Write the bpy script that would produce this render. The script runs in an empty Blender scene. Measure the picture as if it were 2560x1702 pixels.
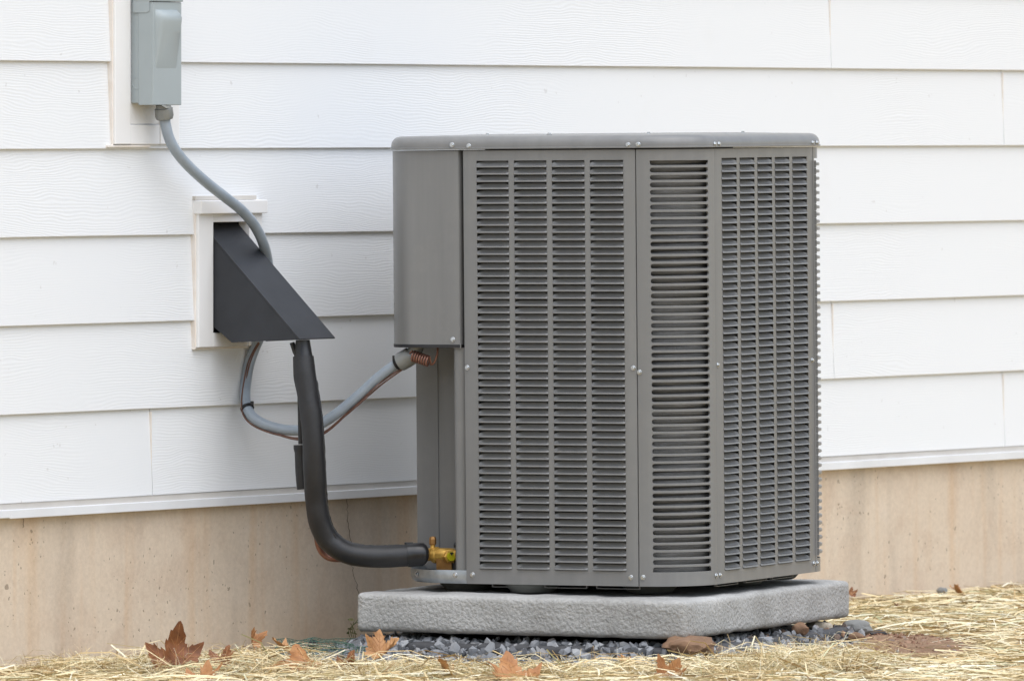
import bpy, bmesh, math, random
import numpy as np
from mathutils import Vector, Matrix, noise

random.seed(7)
rng = np.random.default_rng(11)
R = math.radians
SC = bpy.context.scene
COL = SC.collection

# ------------------------------------------------------------------ camera
H = 1.1112                      # camera height above the ground by the wall
FPX, CX, HY = 22000.0, 1280.0, 311.5   # focal length and principal row in photo pixels (2560 wide)
cam_d = bpy.data.cameras.new('camera')
cam = bpy.data.objects.new('camera', cam_d)
COL.objects.link(cam)
cam.location = (0, 0, H)
cam.rotation_euler = (R(90), 0, 0)
cam_d.sensor_width = 36.0
cam_d.lens = 36.0 * FPX / 2560.0
cam_d.shift_y = -(851.0 - HY) / 2560.0
cam_d.clip_start = 0.5
cam_d.clip_end = 3000
cam_d.dof.use_dof = True
cam_d.dof.focus_distance = 18.35
cam_d.dof.aperture_fstop = 11
SC.camera = cam

# ------------------------------------------------------------------ sky, sun, exposure
SUN_DIR = Vector((0.34, -0.52, 1.34)).normalized()      # towards the sun, behind thin cloud
sun_el = math.asin(SUN_DIR.z)
world = bpy.data.worlds.new('World')
SC.world = world
world.use_nodes = True
wn = world.node_tree
wn.nodes.clear()
w_out = wn.nodes.new('ShaderNodeOutputWorld')
w_bg = wn.nodes.new('ShaderNodeBackground')
w_sky = wn.nodes.new('ShaderNodeTexSky')
w_sky.sky_type = 'NISHITA'
w_sky.sun_disc = False
w_sky.sun_elevation = sun_el
w_sky.sun_rotation = math.atan2(SUN_DIR.x, SUN_DIR.y)
w_sky.dust_density = 1.5
w_sky.air_density = 1.0
w_hs = wn.nodes.new('ShaderNodeHueSaturation')
w_hs.inputs['Saturation'].default_value = 0.52
wn.links.new(w_sky.outputs[0], w_hs.inputs['Color'])
wn.links.new(w_hs.outputs[0], w_bg.inputs['Color'])
w_bg.inputs['Strength'].default_value = 0.13
wn.links.new(w_bg.outputs[0], w_out.inputs[0])

sun_d = bpy.data.lights.new('sun', 'SUN')
sun_d.energy = 1.5
sun_d.angle = R(85)
sun_d.color = (0.955, 0.975, 1.0)
sun = bpy.data.objects.new('sun', sun_d)
COL.objects.link(sun)
sun.location = (10, 0, 12)
sun.rotation_euler = (-SUN_DIR).to_track_quat('-Z', 'Y').to_euler()

vs = SC.view_settings
vs.view_transform = 'Standard'
vs.look = 'None'
vs.exposure = 0.66
vs.gamma = 1.0
vs.use_curve_mapping = False


SC.cycles.max_bounces = 5
SC.cycles.diffuse_bounces = 3
SC.cycles.glossy_bounces = 3
SC.cycles.transmission_bounces = 2
SC.cycles.caustics_reflective = False
SC.cycles.caustics_refractive = False

# ------------------------------------------------------------------ materials
def srgb(r, g, b):
    f = lambda c: (c / 255 / 12.92) if c / 255 <= 0.04045 else ((c / 255 + 0.055) / 1.055) ** 2.4
    return (f(r), f(g), f(b), 1.0)


class NT:
    def __init__(self, name):
        self.m = bpy.data.materials.new(name)
        self.m.use_nodes = True
        self.t = self.m.node_tree
        self.t.nodes.clear()
        self.out = self.n('ShaderNodeOutputMaterial')
        self.b = self.n('ShaderNodeBsdfPrincipled')
        self.l(self.b.outputs[0], self.out.inputs[0])

    def n(self, kind, **kw):
        nd = self.t.nodes.new(kind)
        for k, v in kw.items():
            setattr(nd, k, v)
        return nd

    def l(self, a, b):
        self.t.links.new(a, b)

    def coord(self, scale=(1, 1, 1), kind='Object', rand=0.0):
        tc = self.n('ShaderNodeTexCoord')
        mp = self.n('ShaderNodeMapping')
        mp.inputs['Scale'].default_value = scale
        self.l(tc.outputs[kind], mp.inputs['Vector'])
        if rand:
            oi = self.n('ShaderNodeObjectInfo')
            ml = self.n('ShaderNodeMath', operation='MULTIPLY')
            ml.inputs[1].default_value = rand
            self.l(oi.outputs['Random'], ml.inputs[0])
            cb = self.n('ShaderNodeCombineXYZ')
            for k in range(3):
                self.l(ml.outputs[0], cb.inputs[k])
            self.l(cb.outputs[0], mp.inputs['Location'])
        return mp.outputs[0]

    def noise(self, vec, scale, detail=4, rough=0.55, dist=0.0):
        nd = self.n('ShaderNodeTexNoise')
        nd.inputs['Scale'].default_value = scale
        nd.inputs['Detail'].default_value = detail
        nd.inputs['Roughness'].default_value = rough
        nd.inputs['Distortion'].default_value = dist
        self.l(vec, nd.inputs['Vector'])
        return nd.outputs['Fac']

    def ramp(self, fac, stops):
        nd = self.n('ShaderNodeValToRGB')
        cr = nd.color_ramp
        while len(cr.elements) < len(stops):
            cr.elements.new(0.5)
        for e, (p, c) in zip(cr.elements, stops):
            e.position = p
            e.color = c if len(c) == 4 else (*c, 1)
        self.l(fac, nd.inputs['Fac'])
        return nd.outputs['Color']

    def mix(self, fac, a, b, mode='MIX'):
        nd = self.n('ShaderNodeMix', data_type='RGBA', blend_type=mode)
        for sock, v in ((nd.inputs[0], fac), (nd.inputs[6], a), (nd.inputs[7], b)):
            if hasattr(v, 'is_linked'):
                self.l(v, sock)
            else:
                sock.default_value = v
        return nd.outputs[2]

    def math(self, op, a, b=None, clamp=False):
        nd = self.n('ShaderNodeMath', operation=op)
        nd.use_clamp = clamp
        for k, v in enumerate((a, b)):
            if v is None:
                continue
            if hasattr(v, 'is_linked'):
                self.l(v, nd.inputs[k])
            else:
                nd.inputs[k].default_value = v
        return nd.outputs[0]

    def bump(self, height, strength=0.3, distance=0.002):
        nd = self.n('ShaderNodeBump')
        nd.inputs['Strength'].default_value = strength
        nd.inputs['Distance'].default_value = distance
        self.l(height, nd.inputs['Height'])
        self.l(nd.outputs[0], self.b.inputs['Normal'])

    def set(self, color=None, rough=None, metal=None, spec=None):
        for key, v in (('Base Color', color), ('Roughness', rough), ('Metallic', metal), ('Specular IOR Level', spec)):
            if v is None:
                continue
            if hasattr(v, 'is_linked'):
                self.l(v, self.b.inputs[key])
            else:
                self.b.inputs[key].default_value = v
        return self.m


def simple(name, c1, c2=None, scale=20, rough=0.5, metal=0.0, spec=0.5, bump=0.0, bscale=200, bdist=0.001, stretch=(1, 1, 1)):
    t = NT(name)
    v = t.coord(stretch)
    c2 = c2 or tuple(x * 0.9 for x in c1[:3]) + (1,)
    nz = t.noise(v, scale, 5)
    t.set(t.ramp(nz, [(0.3, c1), (0.7, c2)]), rough, metal, spec)
    if bump:
        t.bump(t.noise(v, bscale, 3), bump, bdist)
    return t.m


M = {}


def mat_siding():
    t = NT('white_siding_paint')
    v = t.coord((1.0, 1.0, 1.0), rand=37.0)
    wmp = t.n('ShaderNodeMapping')
    wmp.inputs['Scale'].default_value = (2.2, 1.0, 6.0)
    t.l(v, wmp.inputs['Vector'])
    warp = t.noise(wmp.outputs[0], 1.0, 3)
    mp = t.n('ShaderNodeMapping')
    mp.inputs['Scale'].default_value = (2.2, 1.0, 74.0)
    t.l(v, mp.inputs['Vector'])
    # grain lines that follow wavy contours
    add = t.n('ShaderNodeVectorMath', operation='ADD')
    cb = t.n('ShaderNodeCombineXYZ')
    t.l(t.math('MULTIPLY', warp, 6.5), cb.inputs[2])
    t.l(mp.outputs[0], add.inputs[0])
    t.l(cb.outputs[0], add.inputs[1])
    g1 = t.noise(add.outputs[0], 1.6, 3, 0.6, 0.4)
    wv = t.n('ShaderNodeTexWave', wave_type='BANDS', bands_direction='Z')
    wv.inputs['Scale'].default_value = 0.75
    wv.inputs['Distortion'].default_value = 2.6
    wv.inputs['Detail'].default_value = 2.0
    wv.inputs['Detail Scale'].default_value = 0.6
    t.l(add.outputs[0], wv.inputs['Vector'])
    gmask = t.ramp(t.noise(v, 1.7, 2), [(0.40, (0.15, 0.15, 0.15)), (0.62, (1, 1, 1))])
    h = t.math('MULTIPLY', t.math('ADD', t.math('MULTIPLY', g1, 0.9), t.math('MULTIPLY', wv.outputs['Fac'], 0.55)), gmask)
    dirt = t.ramp(t.noise(v, 2.2, 6, 0.65), [(0.60, (0, 0, 0)), (0.80, (1, 1, 1))])
    base = t.mix(t.math('MULTIPLY', dirt, 0.10), srgb(233, 235, 237), srgb(196, 186, 172))
    spk = t.ramp(t.noise(v, 46.0, 2, 0.6), [(0.735, (0, 0, 0)), (0.76, (1, 1, 1))])
    base = t.mix(t.math('MULTIPLY', spk, 0.22), base, srgb(150, 142, 132))
    t.set(base, 0.55, 0.0, 0.35)
    t.bump(h, 0.19, 0.0020)
    return t.m


M['siding'] = mat_siding()
M['trim'] = simple('white_trim_paint', srgb(240, 240, 240), srgb(236, 235, 234), 6, 0.45, bump=0.05, bscale=90)
M['trim_metal'] = simple('white_drip_strip', srgb(232, 234, 237), srgb(218, 219, 221), 5, 0.4)
M['caulk'] = simple('beige_caulk', srgb(226, 216, 205), srgb(236, 231, 225), 30, 0.7, bump=0.3, bscale=60)
M['gap'] = simple('recessed_sheathing', srgb(206, 202, 196), srgb(192, 187, 180), 8, 0.8)


def mat_foundation():
    t = NT('cast_concrete_foundation')
    v = t.coord()
    big = t.noise(v, 1.3, 4)
    vs_ = t.coord((13, 1, 0.75))
    streak = t.noise(vs_, 1.0, 4, 0.6)
    col = t.ramp(big, [(0.30, srgb(216, 198, 178)), (0.52, srgb(222, 205, 184)), (0.72, srgb(208, 194, 178))])
    warm = t.ramp(streak, [(0.50, (0, 0, 0)), (0.68, (1, 1, 1))])
    col = t.mix(t.math('MULTIPLY', warm, 0.55), col, srgb(212, 178, 140))
    grey = t.ramp(t.noise(t.coord((5, 1, 0.8)), 1.4, 3), [(0.52, (0, 0, 0)), (0.70, (1, 1, 1))])
    col = t.mix(t.math('MULTIPLY', grey, 0.46), col, srgb(172, 158, 142))
    blot = t.noise(v, 7.5, 6, 0.7, 0.6)
    col = t.mix(t.math('MULTIPLY', t.ramp(blot, [(0.50, (0, 0, 0)), (0.68, (1, 1, 1))]), 0.34), col, srgb(186, 156, 132))
    col = t.mix(t.math('MULTIPLY', t.ramp(blot, [(0.28, (1, 1, 1)), (0.42, (0, 0, 0))]), 0.30), col, srgb(228, 216, 202))
    fine = t.noise(v, 120, 4, 0.7)
    col = t.mix(0.25, col, t.ramp(fine, [(0.3, srgb(150, 136, 120)), (0.7, srgb(214, 198, 178))]))
    # bug holes: sparse dark pits of several sizes
    pits = None
    for sc_, thr, den in ((17.0, 0.11, 0.56), (55.0, 0.17, 0.57), (110.0, 0.2, 0.54)):
        vo = t.n('ShaderNodeTexVoronoi', feature='F1')
        vo.inputs['Scale'].default_value = sc_
        vo.inputs['Randomness'].default_value = 1.0
        mp2 = t.coord((1.0, 1.0, 0.80))
        wz = t.n('ShaderNodeVectorMath', operation='ADD')
        nz3 = t.n('ShaderNodeTexNoise')
        nz3.inputs['Scale'].default_value = sc_ * 1.5
        t.l(mp2, nz3.inputs['Vector'])
        sc3 = t.n('ShaderNodeVectorMath', operation='SCALE')
        sc3.inputs['Scale'].default_value = 0.8 / sc_
        t.l(nz3.outputs['Color'], sc3.inputs[0])
        t.l(mp2, wz.inputs[0])
        t.l(sc3.outputs[0], wz.inputs[1])
        t.l(wz.outputs[0], vo.inputs['Vector'])
        inside = t.math('LESS_THAN', vo.outputs['Distance'], thr)
        sep = t.n('ShaderNodeSeparateColor')
        t.l(vo.outputs['Color'], sep.inputs[0])
        pick = t.math('GREATER_THAN', sep.outputs[0], 0.80)
        cl = t.math('GREATER_THAN', t.noise(v, 3.1 + sc_ * 0.01, 2), den - 0.04)
        one = t.math('MULTIPLY', t.math('MULTIPLY', inside, pick), cl)
        pits = one if pits is None else t.math('MAXIMUM', pits, one)
    col = t.mix(t.math('MULTIPLY', pits, 0.5), col, srgb(92, 78, 62))
    t.set(col, 0.85, 0.0, 0.25)
    t.bump(t.math('SUBTRACT', t.math('MULTIPLY', fine, 0.25), pits), 0.5, 0.003)
    return t.m


M['foundation'] = mat_foundation()
M['crack'] = simple('dark_crack', srgb(88, 76, 62), srgb(70, 60, 50), 30, 0.9)


def mat_unit():
    t = NT('grey_unit_paint')
    v = t.coord()
    n1 = t.noise(v, 3.0, 3)
    n2 = t.noise(v, 160.0, 2)
    col = t.ramp(n1, [(0.3, srgb(121, 121, 120)), (0.7, srgb(127, 127, 126))])
    streak = t.noise(t.coord((22, 22, 1.1)), 1.0, 4, 0.6)
    dust = t.noise(v, 11.0, 5, 0.65)
    col = t.mix(0.5, col, t.ramp(streak, [(0.35, srgb(116, 116, 116)), (0.70, srgb(134, 134, 133))]))
    col = t.mix(t.math('MULTIPLY', t.ramp(dust, [(0.52, (0, 0, 0)), (0.75, (1, 1, 1))]), 0.22), col, srgb(150, 148, 143))
    t.set(col, t.math('ADD', t.math('MULTIPLY', dust, 0.16), 0.24), 0.0, 0.5)
    t.bump(n2, 0.04, 0.0006)
    return t.m


M['unit'] = mat_unit()
M['unit_dark'] = simple('grey_inner_panel', srgb(96, 95, 94), srgb(88, 86, 84), 6, 0.45)
M['black_trim'] = simple('black_edge_rubber', srgb(38, 38, 42), srgb(30, 30, 33), 20, 0.5)
M['groove'] = simple('dark_inner_channel', srgb(52, 52, 51), srgb(44, 44, 43), 20, 0.6)
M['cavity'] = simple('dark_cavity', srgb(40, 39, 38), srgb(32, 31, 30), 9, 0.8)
M['galv'] = simple('galvanised_steel', srgb(182, 188, 192), srgb(140, 146, 150), 26, 0.38, 0.75, bump=0.08, bscale=60)
M['screw'] = simple('zinc_screw', srgb(205, 208, 210), srgb(170, 174, 176), 200, 0.25, 0.85)
M['plastic_foot'] = simple('grey_plastic_foot', srgb(92, 94, 90), srgb(80, 82, 78), 12, 0.5)


def mat_coil():
    t = NT('spine_fin_coil')
    v = t.coord((400, 400, 400))
    n = t.noise(v, 1.0, 2)
    v2 = t.coord((9, 9, 80))
    n2 = t.noise(v2, 1.0, 2)  # stretched streaks that paint glints into the coil colour
    t.set(t.ramp(n2, [(0.35, srgb(104, 104, 104)), (0.58, srgb(118, 118, 118)), (0.78, srgb(146, 146, 146))]), 0.5, 0.35, 0.5)
    t.bump(n, 0.9, 0.002)
    return t.m


M['coil'] = mat_coil()
M['brass'] = simple('forged_brass', srgb(232, 188, 96), srgb(204, 154, 70), 60, 0.28, 0.5, bump=0.15, bscale=150)
M['brass_dull'] = simple('dull_brass_cap', srgb(176, 132, 76), srgb(146, 106, 58), 60, 0.4, 0.5)
M['yellow'] = simple('yellow_plastic', srgb(190, 180, 20), srgb(168, 158, 16), 40, 0.4)
M['copper'] = simple('copper', srgb(156, 112, 96), srgb(122, 84, 70), 50, 0.36, 0.5)
M['copper_wire'] = simple('brown_wire_jacket', srgb(112, 80, 66), srgb(92, 66, 56), 60, 0.45)
M['foam'] = simple('black_pipe_foam', srgb(40, 40, 42), srgb(34, 34, 36), 40, 0.46, bump=0.4, bscale=70, bdist=0.0015)
M['tape'] = simple('black_tape', srgb(34, 34, 36), srgb(26, 26, 28), 40, 0.28, bump=0.3, bscale=50, bdist=0.002)
M['tie'] = simple('black_cable_tie', srgb(30, 30, 34), srgb(24, 24, 27), 40, 0.35)


def mat_conduit():
    t = NT('grey_conduit_jacket')
    v = t.coord()
    n = t.noise(v, 30, 3)
    t.set(t.ramp(n, [(0.3, srgb(152, 162, 172)), (0.7, srgb(140, 150, 160))]), 0.28, 0.0, 0.5)
    t.bump(t.noise(t.coord((60, 60, 60)), 3.0, 2), 0.08, 0.001)
    return t.m


M['conduit'] = mat_conduit()
M['connector'] = simple('grey_connector', srgb(142, 144, 142), srgb(128, 130, 128), 40, 0.4, 0.2)
M['boxpaint'] = simple('grey_green_enamel', srgb(166, 175, 178), srgb(160, 169, 171), 8, 0.4, bump=0.03, bscale=120)
M['hood'] = simple('dark_slate_hood', srgb(53, 55, 60), srgb(45, 47, 51), 14, 0.42, 0.0, 0.35, bump=0.10, bscale=260, bdist=0.0008)


def mat_pad():
    t = NT('rough_pad_concrete')
    v = t.coord()
    big = t.noise(v, 5, 5)
    fine = t.noise(v, 130, 4, 0.65)
    col = t.ramp(big, [(0.3, srgb(148, 146, 142)), (0.5, srgb(176, 175, 172)), (0.72, srgb(198, 197, 194))])
    col = t.mix(0.24, col, t.ramp(fine, [(0.35, srgb(120, 118, 114)), (0.65, srgb(204, 203, 200))]))
    t.set(col, 0.85, 0.0, 0.3)
    tc = t.n('ShaderNodeTexCoord')
    sx = t.n('ShaderNodeSeparateXYZ')
    t.l(tc.outputs['Normal'], sx.inputs[0])
    side = t.math('SUBTRACT', 1.0, t.math('ABSOLUTE', sx.outputs[2]), True)
    vo = t.n('ShaderNodeTexVoronoi', feature='SMOOTH_F1')
    vo.inputs['Scale'].default_value = 150
    t.l(v, vo.inputs['Vector'])
    h = t.math('ADD', t.math('MULTIPLY', t.noise(v, 130, 4, 0.65), 1.0), t.math('MULTIPLY', vo.outputs['Distance'], 0.5))
    h = t.math('MULTIPLY', h, t.math('ADD', t.math('MULTIPLY', side, 0.9), 0.12))
    t.bump(h, 0.9, 0.0055)
    return t.m


M['pad'] = mat_pad()


def mat_attr(name, stops, rough=0.7, nscale=60, mixf=0.3, spec=0.3, bump=0.0, trans=0.0):
    """colour picked per piece from a stored random value"""
    t = NT(name)
    at = t.n('ShaderNodeAttribute', attribute_name='pick')
    col = t.ramp(at.outputs['Fac'], stops)
    v = t.coord()
    nz = t.noise(v, nscale, 4)
    dark = t.mix(mixf, col, t.ramp(nz, [(0.3, (0.55, 0.55, 0.55)), (0.7, (1.15, 1.15, 1.15))]), 'MULTIPLY')
    t.set(dark, rough, 0.0, spec)
    if bump:
        t.bump(nz, bump, 0.004)
    if trans:
        t.b.inputs['Transmission Weight'].default_value = 0.0
    return t.m


M['straw'] = mat_attr('dry_straw', [(0.0, srgb(132, 102, 68)), (0.12, srgb(204, 174, 124)), (0.36, srgb(232, 213, 168)),
                                    (0.70, srgb(240, 226, 186)), (0.90, srgb(244, 238, 216)), (1.0, srgb(190, 190, 146))], 0.55, 30, 0.2)
M['gravel'] = mat_attr('crushed_grey_stone', [(0.0, srgb(112, 113, 116)), (0.4, srgb(144, 146, 150)), (0.72, srgb(168, 169, 170)),
                                              (0.86, srgb(122, 108, 100)), (0.95, srgb(160, 128, 102)), (1.0, srgb(176, 160, 142))], 0.85, 60, 0.35, bump=0.4)


M['crumb'] = mat_attr('soil_clods', [(0.0, srgb(118, 86, 68)), (0.5, srgb(158, 124, 102)), (0.85, srgb(178, 146, 122)), (1.0, srgb(140, 140, 140))], 0.9, 60, 0.3, bump=0.4)


def mat_ground():
    t = NT('straw_covered_soil')
    v = t.coord()
    n1 = t.noise(v, 3.0, 5)
    n2 = t.noise(v, 60.0, 5, 0.7)
    c = t.ramp(n2, [(0.3, srgb(134, 108, 74)), (0.5, srgb(192, 164, 114)), (0.7, srgb(224, 202, 152))])
    c = t.mix(t.ramp(n1, [(0.5, (0, 0, 0)), (0.7, (1, 1, 1))]), c, srgb(168, 150, 104))
    t.set(c, 0.9, 0.0, 0.2)
    t.bump(n2, 0.8, 0.02)
    return t.m


def mat_soil():
    t = NT('reddish_brown_soil')
    v = t.coord()
    n1 = t.noise(v, 14, 6, 0.65)
    n2 = t.noise(v, 150, 4, 0.7)
    c = t.ramp(n1, [(0.3, srgb(142, 112, 86)), (0.55, srgb(170, 138, 110)), (0.75, srgb(188, 158, 128))])
    c = t.mix(0.4, c, t.ramp(n2, [(0.35, srgb(90, 66, 50)), (0.65, srgb(190, 158, 132))]))
    t.set(c, 0.9, 0.0, 0.2)
    t.bump(n2, 0.9, 0.008)
    return t.m


M['ground'] = mat_ground()
M['soil'] = mat_soil()


def mat_leaf(name, a, b, c):
    t = NT(name)
    v = t.coord()
    n = t.noise(v, 28, 5, 0.6)
    col = t.ramp(n, [(0.28, a), (0.5, b), (0.75, c)])
    spot = t.ramp(t.noise(v, 120, 3), [(0.68, (0, 0, 0)), (0.74, (1, 1, 1))])
    col = t.mix(t.math('MULTIPLY', spot, 0.6), col, srgb(74, 40, 24))
    t.set(col, 0.5, 0.0, 0.4)
    t.bump(t.noise(v, 60, 3), 0.4, 0.003)
    return t.m


M['leaf_brown'] = mat_leaf('brown_dry_leaf', srgb(92, 56, 34), srgb(126, 78, 46), srgb(152, 100, 62))
M['leaf_tan'] = mat_leaf('tan_dry_leaf', srgb(150, 104, 62), srgb(182, 134, 86), srgb(204, 162, 114))
M['leaf_orange'] = mat_leaf('orange_dry_leaf', srgb(138, 88, 50), srgb(170, 118, 72), srgb(192, 146, 100))
M['leaf_vein'] = simple('pale_leaf_vein', srgb(186, 138, 92), srgb(150, 104, 66), 60, 0.6)
M['rock_brown'] = simple('brown_sandstone', srgb(150, 118, 92), srgb(116, 90, 70), 22, 0.85, bump=0.6, bscale=70, bdist=0.004)
M['rock_grey'] = simple('grey_rock', srgb(146, 146, 142), srgb(118, 118, 116), 22, 0.85, bump=0.6, bscale=70, bdist=0.004)
M['rock_pale'] = simple('pale_stone', srgb(186, 176, 160), srgb(160, 150, 134), 22, 0.85, bump=0.6, bscale=70, bdist=0.004)
M['rock_dark'] = simple('dark_slate_rock', srgb(80, 80, 82), srgb(62, 62, 64), 22, 0.7, bump=0.6, bscale=60, bdist=0.004)
M['net'] = simple('green_plastic_net', srgb(70, 104, 88), srgb(60, 88, 76), 20, 0.5)
M['weed'] = simple('small_green_leaf', srgb(86, 104, 52), srgb(110, 92, 58), 60, 0.6)


# ------------------------------------------------------------------ mesh helpers
def finish(name, bm_or_me, mat, parent=None, smooth=None, loc=None):
    if isinstance(bm_or_me, bmesh.types.BMesh):
        bmesh.ops.recalc_face_normals(bm_or_me, faces=bm_or_me.faces)
        me = bpy.data.meshes.new(name)
        bm_or_me.to_mesh(me)
        bm_or_me.free()
    else:
        me = bm_or_me
    if mat is not None and not me.materials:
        me.materials.append(mat)
    if smooth is not None:
        me.shade_smooth()
        me.set_sharp_from_angle(angle=R(smooth))
    o = bpy.data.objects.new(name, me)
    COL.objects.link(o)
    if parent is not None:
        o.parent = parent
    if loc is not None:
        o.location = loc
    return o


def share(src, name, parent, loc):
    o = bpy.data.objects.new(name, src)
    COL.objects.link(o)
    o.parent = parent
    o.location = loc
    return o


def empty(name, mw=None, parent=None):
    o = bpy.data.objects.new(name, None)
    o.empty_display_size = 0.05
    COL.objects.link(o)
    if mw is not None:
        o.matrix_world = mw
    if parent is not None:
        o.parent = parent
    return o


def tag(o, label=None, cat=None, group=None, kind=None):
    for k, v in (('label', label), ('category', cat), ('group', group), ('kind', kind)):
        if v:
            o[k] = v
    return o


def bm_box(x0, x1, y0, y1, z0, z1, bev=0.0, seg=2, bm=None):
    bm = bm or bmesh.new()
    vs_ = [bm.verts.new(p) for p in ((x0, y0, z0), (x1, y0, z0), (x1, y1, z0), (x0, y1, z0), (x0, y0, z1), (x1, y0, z1), (x1, y1, z1), (x0, y1, z1))]
    fs = [bm.faces.new([vs_[i] for i in f]) for f in ((3, 2, 1, 0), (4, 5, 6, 7), (0, 1, 5, 4), (1, 2, 6, 5), (2, 3, 7, 6), (3, 0, 4, 7))]
    if bev:
        es = list({e for f in fs for e in f.edges})
        bmesh.ops.bevel(bm, geom=es, offset=bev, segments=seg, affect='EDGES', profile=0.5)
    return bm


def bm_prism(pts, d, bm=None, bev=0.0, seg=2):
    """polygon (3-D points) swept by vector d"""
    bm = bm or bmesh.new()
    a = [bm.verts.new(p) for p in pts]
    b = [bm.verts.new(Vector(p) + Vector(d)) for p in pts]
    fs = [bm.faces.new(a), bm.faces.new(list(reversed(b)))]
    n = len(pts)
    for i in range(n):
        fs.append(bm.faces.new((a[i], b[i], b[(i + 1) % n], a[(i + 1) % n])))
    bmesh.ops.recalc_face_normals(bm, faces=fs)
    if bev:
        bmesh.ops.bevel(bm, geom=list({e for f in fs for e in f.edges}), offset=bev, segments=seg, affect='EDGES', profile=0.5)
    return bm


def catmull(pts, per=8):
    P = [Vector(p) for p in pts]
    P = [P[0] * 2 - P[1]] + P + [P[-1] * 2 - P[-2]]
    out = []
    for i in range(1, len(P) - 2):
        p0, p1, p2, p3 = P[i - 1:i + 3]
        for k in range(per):
            t = k / per
            out.append(0.5 * ((2 * p1) + (p2 - p0) * t + (2 * p0 - 5 * p1 + 4 * p2 - p3) * t * t + (3 * p1 - p0 - 3 * p2 + p3) * t ** 3))
    out.append(P[-2])
    return out


def bm_tube(path, rad, n=14, bm=None, cap=True, wob=0.0, rfun=None):
    bm = bm or bmesh.new()
    path = [Vector(p) for p in path]
    up = Vector((0, 0, 1))
    prev = None
    rings = []
    N = len(path)
    for i, p in enumerate(path):
        t = (path[min(i + 1, N - 1)] - path[max(i - 1, 0)]).normalized()
        if prev is None:
            a = t.cross(up if abs(t.z) < 0.9 else Vector((1, 0, 0))).normalized()
        else:
            a = (prev - t * prev.dot(t)).normalized()
        prev = a
        b = t.cross(a)
        r = rad if rfun is None else rfun(i / (N - 1))
        ring = []
        for k in range(n):
            an = 2 * math.pi * k / n
            rr = r
            if wob:
                q = p * 30 + Vector((math.cos(an), math.sin(an), 0))
                rr *= 1 + wob * noise.noise(q)
            ring.append(bm.verts.new(p + (a * math.cos(an) + b * math.sin(an)) * rr))
        rings.append(ring)
    for r0, r1 in zip(rings, rings[1:]):
        for k in range(n):
            bm.faces.new((r0[k], r0[(k + 1) % n], r1[(k + 1) % n], r1[k]))
    if cap:
        bm.faces.new(list(reversed(rings[0])))
        bm.faces.new(rings[-1])
    return bm


def bm_lathe(profile, axis_pt, axis, n=20, bm=None):
    """profile = [(radius, distance along axis)]"""
    bm = bm or bmesh.new()
    ax = Vector(axis).normalized()
    a = ax.cross(Vector((0, 0, 1)) if abs(ax.z) < 0.9 else Vector((1, 0, 0))).normalized()
    b = ax.cross(a)
    o = Vector(axis_pt)
    rings = []
    for r, h in profile:
        rings.append([bm.verts.new(o + ax * h + (a * math.cos(2 * math.pi * k / n) + b * math.sin(2 * math.pi * k / n)) * max(r, 1e-5)) for k in range(n)])
    for r0, r1 in zip(rings, rings[1:]):
        for k in range(n):
            bm.faces.new((r0[k], r0[(k + 1) % n], r1[(k + 1) % n], r1[k]))
    bm.faces.new(list(reversed(rings[0])))
    bm.faces.new(rings[-1])
    return bm


def bm_loft(rings, bm=None, close=True, cap0=False, cap1=False):
    bm = bm or bmesh.new()
    V = [[bm.verts.new(p) for p in r] for r in rings]
    n = len(V[0])
    for r0, r1 in zip(V, V[1:]):
        for k in range(n if close else n - 1):
            bm.faces.new((r0[k], r0[(k + 1) % n], r1[(k + 1) % n], r1[k]))
    if cap0:
        bm.faces.new(list(reversed(V[0])))
    if cap1:
        bm.faces.new(V[-1])
    return bm


def unproj(xs, ys, Y):
    return Vector(((xs - CX) / FPX * Y, Y, H - (ys - HY) * Y / FPX))


# wall frame: w runs along the wall, p stands out from it
WA = math.atan(15320.0 / FPX)
WD = Vector((math.sin(WA), math.cos(WA), 0))
WN = Vector((math.cos(WA), -math.sin(WA), 0))
Y0 = FPX / 1235.7
PW = Vector(((0 - CX) / FPX * Y0, Y0, 0))
HOUSE_M = Matrix.Translation(PW) @ Matrix.Rotation(math.atan2(WD.y, WD.x), 4, 'Z')


def w_at(xs, p=0.0):
    k = (xs - CX) / FPX
    return (k * (PW.y + WN.y * p) - (PW.x + WN.x * p)) / (WD.x - k * WD.y)


def wpt(w, p, z):
    return PW + WD * w + WN * p + Vector((0, 0, z))


def z_at(ys, w, p=0.0):
    return H - (ys - HY) * (PW.y + WD.y * w + WN.y * p) / FPX


def wxy(xs, ys, p):
    w = w_at(xs, p)
    return wpt(w, p, z_at(ys, w, p))


def wall_p(X, Y):
    return (X - PW.x) * WN.x + (Y - PW.y) * WN.y


# ================================================================== GROUND
WALL_W0, WALL_W1 = -3.0, 12.0
bm = bmesh.new()
S = 900.0
for gx in range(1):
    vs_ = [bm.verts.new(p) for p in ((-S, -S, -0.004), (S, -S, -0.004), (S, S, -0.004), (-S, S, -0.004))]
    bm.faces.new(vs_)
ground = tag(finish('ground', bm, M['ground']), kind='structure')

# ================================================================== HOUSE
house = empty('house', HOUSE_M)
tag(house, 'white lap sided house wall on a tan concrete foundation', 'house')

ROW0, PITCH, NROW = 0.344, 0.1792, 15
TH, LEAN = 0.008, 0.0088
joint_px = {0: [382, 2513], 1: [2086], 2: [], 3: [], 4: [2511], 5: [2079]}


HP = 0.010                      # hood trim stands this far out
hl0, hl1 = w_at(497, HP), w_at(534, HP)
hr0, hr1 = w_at(624, HP), w_at(656, HP)
hz0, hz1 = z_at(869, hl0, HP), z_at(528, hl0, HP)
zt = z_at(556, hl1, HP)
zbt = hz0 + 0.030
HOLE = (hl1 - 0.003, hr0 + 0.003, zbt - 0.003, zt + 0.003)


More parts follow.
